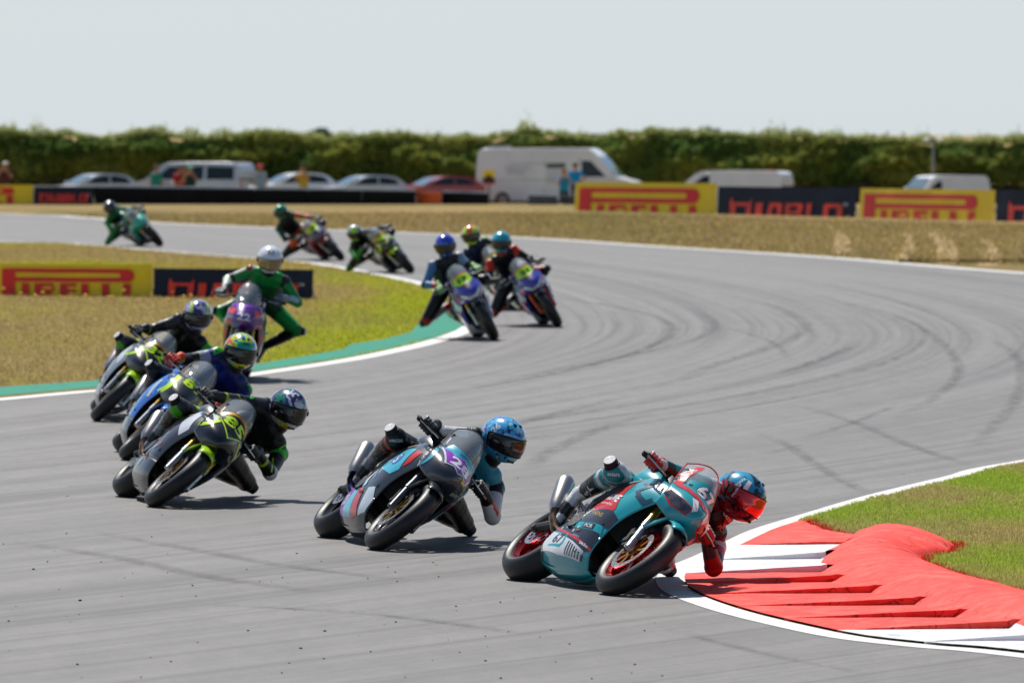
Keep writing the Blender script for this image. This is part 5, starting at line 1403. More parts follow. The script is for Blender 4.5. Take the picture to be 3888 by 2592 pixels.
# ---- livery building blocks in side view (x forward, z up)
PL_BELLY = [(-.42, .24), (-.27, .37), (.02, .345), (.30, .40), (.355, .30), (.30, .18), (.10, .13), (-.20, .12), (-.40, .15)]
S67 = dict(px=(2316, 2257), yaw=23, lean=52, side=1, near=1, voxel=.0085, label='teal racing motorcycle with red wheels and number 67, leaning hard at the red kerb', rlabel='person in teal, black and red leathers, elbow over the white kerb',
 paint=P_TEAL, rim=mat('rim_red', (.52, .012, .012), .22, .75, coat=.8, var=.04), nose=P_TEAL, belly=P_TEAL, tank=P_TEAL, tailp=P_TEAL, fender=P_TEAL, body='a', edge=mat('red_trim', hx('#d0201a'), .35),
 head=(2810, 1884), hx=.20, face=(40, 24, 14), suit={'default': BLACK,
  'thighO': bands((.42, hx('#0b0b0c')), (.62, hx('#a01818')), (.80, hx('#10878f')), (1, hx('#c9ccce'))), 'kneeO': bands((1, (hx('#c9ccce'), hx('#10878f'), .2))), 'shinO': bands((.16, hx('#c9ccce')), (.40, hx('#10878f')), (1, BLACK)),
  'thighI': BLACK, 'kneeI': bands((1, (hx('#b01c1c'), hx('#d0d0d0'), .0))), 'shinI': BLACK, 'uarmO': bands((.25, hx('#aab4b8')), (.9, hx('#10878f')), (1, BLACK)), 'farmO': bands((.55, (hx('#10878f'), BLACK, .25)), (.82, BLACK), (1, hx('#c9ccce'))),
  'uarmI': bands((.35, hx('#b8bcc0')), (.6, hx('#a01818')), (1, BLACK)), 'farmI': bands((.4, hx('#a01818')), (1, hx('#3a3d40'))), 'elbowI': hx('#c01c1c'), 'elbowO': BLACK, 'shpadI': hx('#a8aaac'), 'shpadO': hx('#c9ccce'), 'chest': bands((1, (hx('#10878f'), hx('#141113'), .55))), 'neck': BLACK, 'hump': hx('#10878f'), 'torso': BLACK},
 glove=hx('#b0181a'), pad=hx('#d8dadc'), boot=(hx('#0d0d0e'), hx('#d8dadc')), helm=helm67, visor=M_VIS_R, bar=.335, barz=.835,
 stext=(('CASTLE', 2765, 1968, 13, -58, D('#e8e8e8')), ([PO((-26, -34), (10, -44), (30, 30), (-4, 40))], 2768, 1966, 1, 0, D('#9a2020')), ('KOVE', 2648, 2140, 15, -82, D('#e8e8e8')), ('KOVE', 2620, 1778, 12, -80, D('#e8e8e8')), ('PCR', 2740, 2010, 16, -60, D('#8a6a50')), ('astars', 2330, 1800, 12, -6, D('#dfe2e4')), ([PO((-22, -10), (-5, 4), (-8, 22), (0, 8), (20, 12), (4, -2), (8, -20), (-2, -6))], 2238, 1862, 1, 0, D('#dfe2e4'))),
 htext=(('SHARK', 18, 34, .016, 0, D('#e8ecef')), ('SHARK', -62, 30, .020, 1.2, D('#e8ecef')), ([PO((-.030, -.045), (.0, -.055), (.012, .045), (-.012, .055))], -38, 22, 1, 0, D('#e4e7ea')), ([PO((-.018, -.05), (-.004, -.05), (.010, .04), (-.004, .045))], -58, 8, 1, 0, D('#c9ccd2'))),
 decals=[
  ('LR', [PO((.215, .80), (.33, .56), (.30, .50), (.02, .52), (-.02, .60), (.03, .70), (.10, .80))], D('#c8201c'), .0020),
  ('LR', [PO((.32, .54), (.40, .50), (.37, .40), (-.10, .40), (-.12, .44), (-.02, .535), (.03, .515))], D('#2a2f3a'), .0022),
  ('LR', [PO((.33, .40), (.345, .34), (-.02, .34), (-.10, .395))], D('#109ba6'), .0026),
  ('LR', [PO((-.34, .345), (-.10, .385), (.30, .385), (.34, .30), (.31, .20), (.17, .16), (-.12, .30))], D('#252a36'), .0024),
  ('LR', [PO((-.36, .335), (-.30, .345), (.33, .215), (.315, .20))], D('#c8201c'), .0032),
  ('LR', [PO((-.405, .17), (-.355, .315), (.10, .222), (.26, .185), (.22, .135), (-.06, .135))], D('#d7dadd'), .0030),
  ('LR', [PO((-.42, .15), (-.405, .22), (-.36, .16), (-.38, .12))], D('#33383f'), .0034),
  ('R', [PO((-.27, .180), (-.05, .170), (-.02, .195), (-.02, .275), (-.05, .28), (-.045, .205), (-.07, .188), (-.26, .192))], D('#109ba6'), .0036), ('R', [TXT('67', -.14, .236, .085, .165, -.05, .035)], D('#14161b'), .0042, 'lettering'),
  ('R', [PO((.0+.032*k, .142), (.016+.032*k, .142), (.030+.032*k, .228-.009*k), (.014+.032*k, .230-.009*k)) for k in range(1, 8)], D('#1b1f27'), .0040, 'stripe'),
  ('LR', [PO((.335, .80), (.43, .83), (.455, .80), (.40, .735), (.47, .70), (.455, .675), (.36, .72), (.40, .78))], D('#163f55'), .0028, 'stripe'), ('LR', [PO((.40, .72), (.50, .70), (.53, .73), (.55, .715), (.50, .66), (.40, .69))], D('#163f55'), .0028, 'stripe'),
  ('R', [TXT('KOVE', .175, .650, .058, .23, -.12, .03)], D('#eef0f2'), .0046, 'lettering'), ('R', [TXT('FACTORY RACING', .165, .592, .018, .20, -.12, .01)], D('#eef0f2'), .0046, 'lettering'),
  ('R', [TXT('TAENS', .17, .485, .034, .17, -.10, .01)], D('#c9a23a'), .0046, 'lettering'), ('R', [rect(.10, .345, .255, .392)], D('#12151b'), .0040, 'sticker'), ('R', [TXT('PCR', .178, .369, .030, .11, 0, .02)], D('#d8dcdf'), .0048, 'lettering'),
  ('R', [TXT('bitubo', .235, .225, .024, .10, -.12, .02)], D('#e4e7ea'), .0046, 'lettering'), ('R', [TXT('EVOTECH', .10, .27, .012, .10, -.12, .0)], D('#cfd3d6'), .0046, 'lettering'), ('R', [poly2([(x+.016*cos(a), z+.014*sin(a)) for a in np.linspace(0, 6, 9)]) for x, z in ((-.20, .335), (-.12, .345), (-.03, .35), (.06, .345), (.02, .31))], D('#b9bdc2'), .0044, 'sticker'),
  ('F', [PO((.055, .015), (.175, .045), (.185, .0), (.13, -.035), (.06, -.03)), PO((-.055, .015), (-.175, .045), (-.185, .0), (-.13, -.035), (-.06, -.03))], M_LAMP, .003, 'headlight'),
  ('F', [PO((.052, .020), (.18, .052), (.192, .0), (.135, -.045), (.055, -.04)), PO((-.052, .020), (-.18, .052), (-.192, .0), (-.135, -.045), (-.055, -.04))], D('#b81d1d'), .0018, 'headlight_trim'),
  ('S', [PO((-.17, -.02), (-.14, -.05), (-.122, .10), (-.070, .245), (-.10, .235), (-.155, .10)), PO((.17, -.02), (.14, -.05), (.122, .10), (.070, .245), (.10, .235), (.155, .10)), PO((-.17, -.02), (-.16, -.06), (0, -.16), (.16, -.06), (.17, -.02), (.12, -.02), (0, -.11), (-.12, -.02))], D('#cf211c'), .0030, 'screen_border'),
  ('S', [PO((-.125, -.03), (0, -.11), (.125, -.03), (.115, .055), (.05, .085), (-.05, .085), (-.115, .055))], D('#109ba6'), .0036, 'number_plate'),
  ('S', [TXT('67', 0, .0, .122, .150, 0, .07)], D('#0c1a2c'), .0044, 'lettering'), ('S', [TXT('67', 0, .0, .115, .140, 0, .035)], D('#f2f4f5'), .0060, 'lettering'),
  ('S', [TXT('KOVE', -.125, .145, .024, .085, 1.28, .02)], D('#f2f4f5'), .0050, 'lettering'), ('F', [PO((-.085, .085), (-.045, .10), (-.03, .03), (-.05, .0)), PO((.085, .085), (.045, .10), (.03, .03), (.05, .0))], D('#e8eaec'), .0034, 'sticker'),
  ('R', [PO((.43, .855), (.52, .835), (.53, .79), (.46, .80))], D('#e4e7ea'), .0036, 'sticker'), ('R', [TXT('450RR', .485, .82, .020, .07, -.35, .01)], D('#b81d1d'), .0046, 'lettering')])
P_GREY = paint('gunmetal', '#2c3138', .3); P_LB = paint('light_blue', '#49b3cb', .3)
S28 = dict(px=(1424, 2086), yaw=15, lean=50, side=1, near=1, voxel=.0085, label='grey and light blue racing motorcycle with a purple number 28 plate, second from the right', rlabel='person in black and white leathers with a blue patterned helmet, riding the number 28 machine',
 paint=P_GREY, nose=P_GREY, belly=P_GREY, tank=P_GREY, tailp=P_GREY, fender=M_CARB, pipe=mat('blued_pipe', (.10, .09, .22), .22, 1.0, var=.9, nscale=7), rim=mat('rim_black', (.02, .02, .02), .25, .5, coat=.6), fork=mat('fork_grey', (.16, .17, .18), .3, .8),
 head=(1912, 1668), hx=.20, face=(33, 13, 12), suit={'default': BLACK, 'uarmO': bands((.30, BLACK), (1, (hx('#c9c9c8'), BLACK, .1))), 'farmO': bands((.75, (hx('#c9c9c8'), BLACK, .15)), (1, BLACK)), 'uarmI': bands((.35, BLACK), (1, hx('#c4c4c4'))), 'farmI': bands((.5, (hx('#c0392b'), hx('#cfcfcf'), .2)), (1, BLACK)),
  'elbowI': hx('#cfcfcf'), 'chest': bands((.45, BLACK), (1, hx('#2f8fa8'))), 'shoulder': hx('#2a6f84'), 'shpadO': BLACK, 'shpadI': hx('#2f8fa8'), 'shinO': bands((.12, BLACK), (.22, hx('#c8281c')), (1, BLACK)), 'kneeI': BLACK}, glove=hx('#0e0e0f'), pad=hx('#9ea0a2'), boot=(hx('#0e0e0f'), hx('#7c7e80')), helm=helm28,
 stext=(('VIRCOS', 1503, 1672, 11, 0, D('#c9c9c9')), ('VIRC', 1925, 1813, 10, 8, D('#c9c9c9')), ('VIRCOS', 1785, 1625, 12, -80, D('#c9c9c9'))),
 htext=(('HJC', 2, 33, .020, 0, D('#e9edf0')), ('SENCAT LTD', 20, 18, .010, 0, D('#e9edf0')), ('SENCAT LTD', -22, 19, .010, 0, D('#e9edf0')), ('26', -70, 28, .050, 1.1, D('#dfe6ee'))),
 decals=[('LR', [PO((.10, .79), (.40, .80), (.42, .62), (.36, .55), (.05, .57), (.02, .66))], D('#49b3cb'), .0020), ('R', [TXT('SENCAT', .135, .68, .070, .16, 0, .02)], D('#e9edf0'), .0046, 'lettering'), ('R', [poly2([(.29+.062*cos(a), .68+.055*sin(a)) for a in np.linspace(0, 6.0, 18)])], D('#2f6fb0'), .0040, 'sticker'), ('R', [TXT('S', .29, .68, .085, None, 0, .02)], D('#d5e2ee'), .0050, 'lettering'),
  ('LR', [PO((.42, .80), (.50, .80), (.48, .70), (.43, .64))], D('#c3261f'), .0026), ('LR', [PO((-.38, .15), (-.31, .33), (-.10, .345), (-.14, .12))], D(PURP), .0028), ('R', [TXT('28', -.235, .235, .10, .17, 0, .03)], D('#cfd6dd'), .0046, 'lettering'),
  ('LR', [PO((-.10, .345), (-.02, .355), (.06, .13), (-.14, .12))], D('#49b3cb'), .0028), ('LR', [PO((-.01, .35), (.11, .36), (.19, .15), (.07, .12))], D('#c0282a'), .0028), ('LR', [PO((.20, .37), (.30, .40), (.345, .30), (.30, .19), (.21, .15))], D('#c9d6dc'), .0028), ('LR', [PO((-.05, .41), (.02, .57), (.07, .57), (.05, .41))], D('#e2e6e9'), .0028),
  ('R', [TXT('ABS', .13, .50, .035, .10, -.7, .02)], D('#6aa8e0'), .0040, 'lettering'), ('R', [PO((.02, .40), (.07, .43), (.10, .39), (.05, .36))], D('#9fd8ea'), .004, 'sticker'),
  ('F', [PO((.05, .09), (.175, .13), (.175, -.06), (.165, -.075), (.158, .115), (.05, .078)), PO((-.05, .09), (-.175, .13), (-.175, -.06), (-.165, -.075), (-.158, .115), (-.05, .078))], D('#49b3cb'), .003, 'stripe'),
  ('R', [TXT('SENCAT LTD', .555, .775, .030, .15, -1.25, .01)], D('#e9edf0'), .0046, 'lettering'), ('F', [TXT('SENCAT LTD', .125, -.035, .022, .10, .45, .01)], D('#e9edf0'), .0046, 'lettering'), ('F', [PO((.06, .055), (.10, .065), (.10, .035), (.06, .03))], D('#c8b020'), .0034, 'sticker'),
  ('S', [PO((-0.1525, -0.0063), (-0.0732, -0.0429), (0.0000, -0.0185), (0.0732, -0.0429), (0.1525, -0.0063), (0.1037, -0.1832), (0.0427, -0.1649), (0.0000, -0.2015), (-0.0427, -0.1649), (-0.1037, -0.1832))], D('#d0d5da'), .0030, 'plate_edge'),
  ('S', [PO((-0.1403, -0.0148), (-0.0732, -0.0514), (0.0000, -0.0270), (0.0732, -0.0514), (0.1403, -0.0148), (0.0952, -0.1710), (0.0427, -0.1551), (0.0000, -0.1893), (-0.0427, -0.1551), (-0.0952, -0.1710))], D('#8d35b3'), .0040, 'number_plate'), ('S', [TXT('28', 0, -.105, .092, .165, 0, .035)], D('#eef1f4'), .0052, 'lettering'),
  ('S', [PO((-.14, -.02), (-.06, -.05), (0, -.03), (.06, -.05), (.14, -.02), (.11, .05), (.05, .02), (-.05, .02), (-.11, .05))], D('#49b3cb'), .0034, 'screen_band'), ('S', [TXT('SENCAT LTD', 0, -.005, .018, .10, 0, .01)], D('#2a5fa8'), .0046, 'lettering')])
P_BLK = paint('black', '#08090b', .25); P_CHAR = paint('charcoal', '#1d2025', .35)
def kawa_decals(num, near=True):
    d = [('LR', [PO((.27, .86), (.44, .88), (.50, .70), (.43, .62), (.30, .72))], D('#cfd5dc'), .0022), ('LR', [PO((-.42, .17), (-.38, .33), (-.26, .35), (-.26, .13))], D('#c9ced2'), .0024), ('R', [TXT(num, -.33, .24, .07, None, 0, .02)], D('#2a2c30'), .004, 'lettering'),
     ('R', [poly2([(.15+.085*cos(a), .66+.055*sin(a)) for a in np.linspace(0, 6.1, 20)])], D('#8a3440'), .0028, 'sticker'), ('R', [TXT('RACING', .15, .66, .022, .12, 0, .01)], D('#d8c8cc'), .0042, 'lettering'), ('R', [PO((.13, .42), (.20, .46), (.22, .43), (.15, .39)), PO((.02, .34), (.07, .40), (.10, .38), (.05, .32)), PO((-.04, .22), (0, .29), (.03, .27), (-.01, .20))], D('#8d97c0'), .0034, 'sticker'), ('R', [PO((.22, .46), (.27, .50), (.28, .47), (.23, .43)), PO((.08, .29), (.12, .33), (.14, .31), (.10, .27))], D('#b84a30'), .0034, 'sticker'),
     ('F', [PO((.10, .12), (.125, .12), (.205, -.03), (.19, -.04)), PO((-.10, .12), (-.125, .12), (-.205, -.03), (-.19, -.04))], D(LIME), .003, 'stripe'), ('F', [PO((.125, .13), (.165, .13), (.13, .06)), PO((-.125, .13), (-.165, .13), (-.13, .06)), ], D('#ccd2da'), .003, 'livery_panel'),
     ('S', [PO((-.155, -.01), (-.125, -.035), (0, -.195), (.125, -.035), (.155, -.01), (.14, -.005), (0, -.175), (-.14, -.005))], D(LIME), .0036, 'stripe'), ('S', [PO((-.13, -.005), (-.125, -.035), (-.06, -.112), (.06, -.112), (.125, -.035), (.13, -.005), (.115, .06), (-.115, .06))], M_BLACK, .0028, 'number_plate'),
     ('S', [poly2([(.15*cos(a), -.02+.115*sin(a)) for a in np.linspace(R(24), R(156), 14)]+[(.125*cos(a), -.02+.088*sin(a)) for a in np.linspace(R(156), R(24), 14)])], D('#e0a812'), .0042, 'screen_band'), ('S', [TXT('PIRELLI', 0, .082, .016, .10, 0, .02)], D('#b3261c'), .0052, 'lettering'),
     ('S', [TXT(num, 0, -.012, .100, .195, 0, .035)], D(LIME), .0056, 'lettering'), ('R', [TXT('TEAM', .585, .80, .022, .08, -1.1, .01), TXT('RACING', .56, .785, .022, .10, -1.1, .01)], D(LIME), .0046, 'lettering')]
    return d
SUITK = {'default': hx('#0a0b0a'), 'shpadO': bands((1, (hx('#35363a'), hx('#3fae14'), -.1))), 'shpadI': hx('#2aa812'), 'kneeO': bands((1, (hx('#3a3c3e'), hx('#3fae14'), -.25))), 'elbowI': hx('#c9cbd0'), 'uarmI': bands((.3, hx('#2aa812')), (1, BLACK)), 'farmO': bands((.5, (hx('#28292b'), BLACK, .3)), (.6, hx('#9ab81a')), (1, BLACK)), 'uarmO': bands((.5, hx('#303236')), (1, BLACK)), 'farmI': bands((.5, BLACK), (.6, hx('#9ec414')), (1, BLACK)), 'thighO': bands((.55, BLACK), (.75, hx('#a8c818')), (1, BLACK)), 'shinO': hx('#1a1b1d')}
S85 = dict(px=(581, 1923), yaw=12.5, lean=50, side=1, near=1, voxel=.010, label='black and charcoal racing motorcycle with lime number 85, leading the left-hand group', rlabel='person in black leathers with green trim and a green and purple helmet, on number 85',
 paint=P_CHAR, nose=P_BLK, belly=P_CHAR, tank=P_CHAR, tailp=P_BLK, fender=paint('lime', '#a9d90c', .3), head=(1094, 1552), hx=.15, face=(24, 14, 10), suit=SUITK, glove=BLACK, pad=hx('#5a5c50'), boot=(BLACK, hx('#85888a')), helm=helm85,
 stext=(trim([(948, 1480), (952, 1513), (1002, 1497), (996, 1488)], 5, '#2fc414'), trim([(1104, 1674), (1061, 1703), (1072, 1716), (1102, 1720)], 6, '#2fc414'), trim([(722, 1487), (727, 1512), (736, 1537), (758, 1535), (765, 1520)], 6, '#39c41a'), trim([(866, 1480), (905, 1500), (916, 1520)], 4, '#a8b824'), trim([(1037, 1740), (1030, 1790)], 6, '#a8c418'), trim([(960, 1850), (945, 1865), (955, 1890)], 4, '#2fa414')), htext=(('Arai', 0, 34, .026, 0, D('#d5dbe0')),), decals=kawa_decals('85'), swing=M_DARK)
P_BLUE = paint('blue', '#1568c4', .28)
S89 = dict(px=(478, 1745), yaw=5, lean=46, side=1, near=1, voxel=.011, label='blue and grey racing motorcycle with lime number 89, between the two black machines', rlabel='person in blue and black leathers with a neon green and orange helmet, on number 89',
 paint=P_BLUE, nose=P_CHAR, belly=paint('slate', '#4a5866', .35), tank=P_BLUE, tailp=P_BLUE, fender=P_BLUE, head=(913, 1332), hx=.15, face=(14, 10, 8), suit={'default': BLACK, 'chest': hx('#14206a'), 'torso': hx('#141a40'), 'shpadI': bands((1, (hx('#2aa812'), hx('#161a3a'), .3))), 'shpadO': hx('#24a812'), 'uarmO': bands((.35, hx('#1c2c80')), (.7, hx('#8f97b8')), (1, BLACK)), 'uarmI': hx('#161f60'), 'farmO': bands((.7, BLACK), (1, hx('#9ec414'))), 'shinO': hx('#2c3136'), 'thighO': hx('#14181e'), 'elbowI': hx('#2aa812')}, glove=hx('#d8340e'), pad=hx('#1c1c1c'), boot=(hx('#1a1c1e'), hx('#9a9da0')), helm=helm89,
 stext=(trim([(905, 1352), (925, 1338)], 4, '#2fc414'), trim([(968, 1428), (940, 1462), (968, 1470), (972, 1445), (962, 1430)], 5, '#2fc414'), trim([(690, 1325), (740, 1330), (765, 1345)], 4, '#b4c83a'), trim([(815, 1330), (812, 1345), (845, 1330)], 4, '#39d41a')), htext=(('Arai', 0, 30, .024, 0, D('#12302c')),),
 decals=[('LR', [PO((.25, .87), (.45, .86), (.50, .66), (.30, .64), (.10, .72))], D('#2d86e0'), .0022), ('LR', [PO((.38, .80), (.45, .80), (.44, .62), (.39, .60))], D('#c8ccd0'), .0026), ('F', [PO((.12, .14), (.16, .14), (.185, -.08), (.155, -.09)), PO((-.12, .14), (-.16, .14), (-.185, -.08), (-.155, -.09))], D(LIME), .003, 'stripe'), ('F', [PO((.155, .14), (.20, .12), (.20, -.02), (.178, -.06)), PO((-.155, .14), (-.20, .12), (-.20, -.02), (-.178, -.06))], D('#2a90f0'), .003, 'livery_panel'),
  ('R', [PO((-.40, .28), (-.33, .34), (-.25, .33), (-.33, .22))], D(LIME), .003), ('S', [TXT('89', 0, -.045, .10, .19, 0, .035)], D(LIME), .0050, 'lettering'), ('S', [TXT('PIRELLI', 0, .02, .02, .14, 0, .01)], D('#c5d2dc'), .0046, 'lettering'), ('LR', [PO((.10, .44), (.17, .50), (.21, .46), (.14, .40))], D(LIME), .003, 'sticker')])
S32 = dict(px=(368, 1598), yaw=3, lean=44, side=1, voxel=.011, label='black and silver racing motorcycle with lime number 32, furthest left of the group', rlabel='person in black leathers with a white and purple helmet, left edge of the group',
 paint=paint('silver_grey', '#878e96', .32), nose=P_CHAR, belly=paint('silver_grey', '#878e96', .32), tank=P_CHAR, tailp=P_BLK, fender=paint('lime', '#a9d90c', .3), head=(750, 1198), hx=.12, face=(8, 7, 8), suit=SUITK, glove=BLACK, pad=hx('#55585a'), boot=(BLACK, hx('#85888a')), helm=helm32, htext=(('Arai', 0, 34, .024, 0, D('#d5dbe0')),), decals=kawa_decals('32'))
GREEN = hx('#0b8a38')
S22 = dict(px=(892, 1450), yaw=-1, lean=9, side=1, voxel=.012, label='dark motorcycle with purple and red panels and number 22, ridden upright on the left', rlabel='person in green leathers with a plain white helmet, sitting up with the knee out',
 paint=paint('dark_violet', '#1c1a2c', .3), nose=paint('violet', '#5b2a86', .3), belly=P_BLK, tank=paint('violet', '#5b2a86', .3), tailp=P_BLK, fender=P_BLK, bar=.37, barz=.92, exhaust=0, head=(1025, 985), hx=.16, face=(4, 4, 14), upright=1, pelvis=(-.28, .10, .90), arch=-.02, shax=(0, 1, -.12), kneeI=(.5, 1.2, .2), footI=(-.30, .22, .40), elbI=(-.3, 1, -.7), elbO=(-.3, 1, -.5),
 suit={'default': GREEN, 'torso': hx('#0a5a26'), 'pelvis': BLACK, 'uarmO': bands((.7, (hx('#c3c9c4'), GREEN, .35)), (1, BLACK)), 'farmO': hx('#b4bcb8'), 'uarmI': bands((.2, BLACK), (.9, GREEN), (1, hx('#1a1a1a'))), 'farmI': bands((.55, (hx('#a8b0c8'), GREEN, -.1)), (1, hx('#8a929a'))), 'thighI': bands((.4, hx('#0a4a20')), (1, GREEN)), 'kneeI': hx('#0a6a2a'), 'shinI': BLACK, 'shpadI': hx('#3a3a3c'), 'shpadO': hx('#8a3a2a'), 'thighO': hx('#0a4a20'), 'neck': BLACK}, glove=hx('#4a4e52'), pad=hx('#8a8e92'), boot=(BLACK, hx('#1a1a1a')), helm=plain('#dfe3ea'), visor=M_VIS_G, htext=(('Arai', 0, 38, .028, 0, D('#3a3e44')),),
 decals=[('F', [PO((.10, .10), (.19, .12), (.20, .06), (.12, .04)), PO((-.10, .10), (-.19, .12), (-.20, .06), (-.12, .04))], D('#f0402c'), .003), ('F', [PO((.14, -.04), (.20, -.04), (.19, -.09), (.13, -.08)), PO((-.14, -.04), (-.20, -.04), (-.19, -.09), (-.13, -.08))], D('#ff3050'), .003), ('LR', [PO((.38, .60), (.50, .66), (.48, .56), (.38, .52))], D('#e8304a'), .003), ('LR', [PO((-.1, .5), (.1, .62), (.22, .60), (.0, .44))], D('#c82a40'), .003),
  ('F', [TXT('22', 0, .03, .075, .15, 0, .03)], D('#ccd2e0'), .0046, 'lettering'), ('S', [PO((-.15, -.03), (0, -.08), (.15, -.03), (.14, .0), (0, -.045), (-.14, .0))], D('#8a3ac8'), .0030, 'stripe'), ('F', [TXT('PIRELLI', 0, -.035, .018, .08, 0, .0)], D('#c86a78'), .0046, 'lettering')])
def blue_decals(num, hi='#d9dde4', acc='#c21f4a'):
    return [('LR', [PO((.35, .80), (.46, .78), (.52, .66), (.42, .60), (.34, .66))], D(hi), .0022), ('LR', [PO((.05, .46), (.30, .50), (.40, .60), (.28, .62), (.0, .60))], D(acc), .0024), ('LR', [PO((-.38, .17), (-.30, .34), (.10, .34), (.32, .38), (.30, .20), (.0, .13))], D(hi), .0022), ('F', [PO((.05, -.03), (.12, .03), (.14, .01), (.06, -.07), (-.06, -.07), (-.14, .01), (-.12, .03), (-.05, -.03))], D(hi), .003), ('F', [PO((.14, .0), (.19, .03), (.20, -.02), (.16, -.05)), PO((-.14, .0), (-.19, .03), (-.20, -.02), (-.16, -.05))], D(acc), .0034),
     ('S', [PO((-.125, -.01), (0, -.175), (.125, -.01), (.11, .03), (-.11, .03))], M_BLACK, .0028, 'number_plate'), ('S', [PO((-.125, .0), (-.08, -.055), (.08, -.055), (.125, .0), (.10, .085), (-.10, .085))], D('#a8dc0c'), .0036, 'number_plate'), ('S', [PO((-.10, .085), (.10, .085), (.09, .105), (-.09, .105))], D('#e08a20'), .004, 'screen_band'), ('S', [TXT(num, 0, .005, .085, .13, 0, .04)], D('#0c0d10'), .0050, 'lettering')]
P_VIO = paint('blue_violet', '#2f2f9c', .25)
RL = dict(side=-1, pelvis=(-.28, .12, .84))
S17 = dict(RL, px=(1875, 1292), yaw=8, lean=-29, voxel=.012, label='blue-violet and white racing motorcycle with number 17 tipping right by the green strip', rlabel='person in dark leathers with a royal blue helmet and green gloves, on number 17', paint=P_VIO, nose=P_VIO, belly=paint('pearl_white', '#cdd0d8', .3), tank=P_VIO, tailp=P_VIO, fender=P_BLK, head=(1690, 932), hx=.02, face=(-3, -3, 10), arch=.03,
 suit={'default': BLACK, 'uarmO': bands((.5, hx('#7896b4')), (1, BLACK)), 'farmO': bands((.8, (hx('#c6cace'), hx('#30343a'), -.2)), (1, BLACK)), 'uarmI': hx('#4a78a8'), 'farmI': bands((.6, hx('#3c6ea0')), (1, hx('#b0404a'))), 'shpadI': hx('#7a8a9a'), 'shpadO': hx('#aab4bc'), 'torso': hx('#141c22'), 'chest': hx('#20242a'), 'thighI': BLACK, 'kneeI': hx('#a02018'), 'shinI': hx('#8e9498')}, glove=hx('#3c8a1c'), pad=hx('#9ab09a'), boot=(hx('#9aa0a4'), hx('#b8281c')), helm=plain('#2436b4', '#6a8ee0', .35, 3), decals=blue_decals('17'))
STH = dict(RL, px=(2117, 1241), yaw=7, lean=-33, voxel=.012, label='violet and white racing motorcycle with red forks right of the number 17 machine', rlabel='person in red and black leathers with a turquoise helmet, right of the blue-helmeted rider', paint=P_VIO, nose=P_VIO, belly=P_BLK, tank=P_VIO, tailp=P_VIO, fender=P_BLK, fork=mat('red_fork', (.65, .05, .01), .35), head=(1903, 919), hx=.02, face=(-3, 2, 8), arch=.03,
 suit={'default': BLACK, 'shpadO': hx('#c83018'), 'shpadI': hx('#c83018'), 'uarmO': bands((.35, hx('#c83018')), (1, BLACK)), 'farmO': bands((.5, BLACK), (1, hx('#b4b8bc'))), 'uarmI': bands((.5, hx('#c83018')), (1, BLACK)), 'thighI': hx('#16181c'), 'kneeI': hx('#a82414'), 'shinI': hx('#a8341e'), 'neck': hx('#a83018'), 'thighO': hx('#b02818')}, glove=hx('#2a2a2c'), pad=hx('#cfd2d4'), boot=(hx('#b8bcc0'), BLACK), helm=plain('#1f9cb4', '#54c0cc', .4, 6), decals=blue_decals('21', '#cfd6e6', '#e02060'))
SYE = dict(RL, px=(1985, 1178), yaw=6, lean=-30, voxel=.014, label='dark racing motorcycle mostly hidden behind the two violet and white ones', rlabel='person with a yellow and orange helmet between two closer riders', paint=P_CHAR, nose=P_CHAR, belly=P_BLK, tank=P_CHAR, head=(1788, 893), hx=.0, face=(-8, -6, 8), arch=.03,
 suit={'default': hx('#141836'), 'shpadO': hx('#4f8a1c'), 'shpadI': hx('#4f8a1c'), 'uarmO': hx('#181a20'), 'chest': hx('#1a2050')}, glove=BLACK, pad=hx('#888'), boot=(BLACK, WHITE), helm=helmY, decals=blue_decals('8'))
SKA = dict(RL, px=(1560, 1037), yaw=14, lean=-43, voxel=.014, label='black and white racing motorcycle with lime mudguard, third of the far riders', rlabel='person in green and black leathers with lime and silver helmet, by the far line', paint=P_CHAR, nose=P_CHAR, belly=P_BLK, tank=P_CHAR, fender=paint('lime', '#a9d90c', .3), head=(1346, 884), hx=.05, face=(2, -8, 14),
 suit={'default': BLACK, 'shpadI': hx('#5a9a1c'), 'uarmI': hx('#1f7a20'), 'farmI': hx('#2a8a1c'), 'shpadO': hx('#b8bcc0'), 'uarmO': hx('#8a8e92'), 'kneeI': hx('#2a7a1c'), 'torso': hx('#0f1a10')}, glove=BLACK, pad=hx('#c9c9c9'), boot=(BLACK, hx('#333')), helm=helmK, decals=kawa_decals('9'))
ORG = hx('#c24a12')
SKT = dict(RL, px=(1296, 989), yaw=14, lean=-45, voxel=.014, label='red and dark violet racing motorcycle, second of the far riders leaning right', rlabel='person in orange and black leathers with a green helmet, arm over the machine', paint=paint('dark_red', '#7c1a24', .3), nose=paint('slate_violet', '#474a66', .3), belly=P_BLK, tank=P_BLK, fender=paint('dark_red', '#7c1a24', .3), head=(1066, 805), hx=-.02, face=(-20, -2, 6), arch=.04,
 suit={'default': BLACK, 'uarmO': bands((.5, hx('#1a4a34')), (1, ORG)), 'farmO': bands((.6, (hx('#d8764a'), BLACK, -.2)), (1, BLACK)), 'chest': hx('#1c1410'), 'uarmI': hx('#12523a'), 'farmI': hx('#26302c'), 'thighI': bands((.5, ORG), (1, BLACK)), 'pelvis': ORG, 'torso': hx('#140f0c'), 'kneeI': hx('#0c3a2c'), 'shinI': BLACK, 'shpadI': hx('#14553c'), 'shpadO': hx('#2a4a3a')}, glove=BLACK, pad=hx('#c9c9c9'), boot=(BLACK, hx('#333')), helm=plain('#0c7a4a', '#2aa06a', .3, 4), decals=blue_decals('3', '#8a3040', '#c82828'))
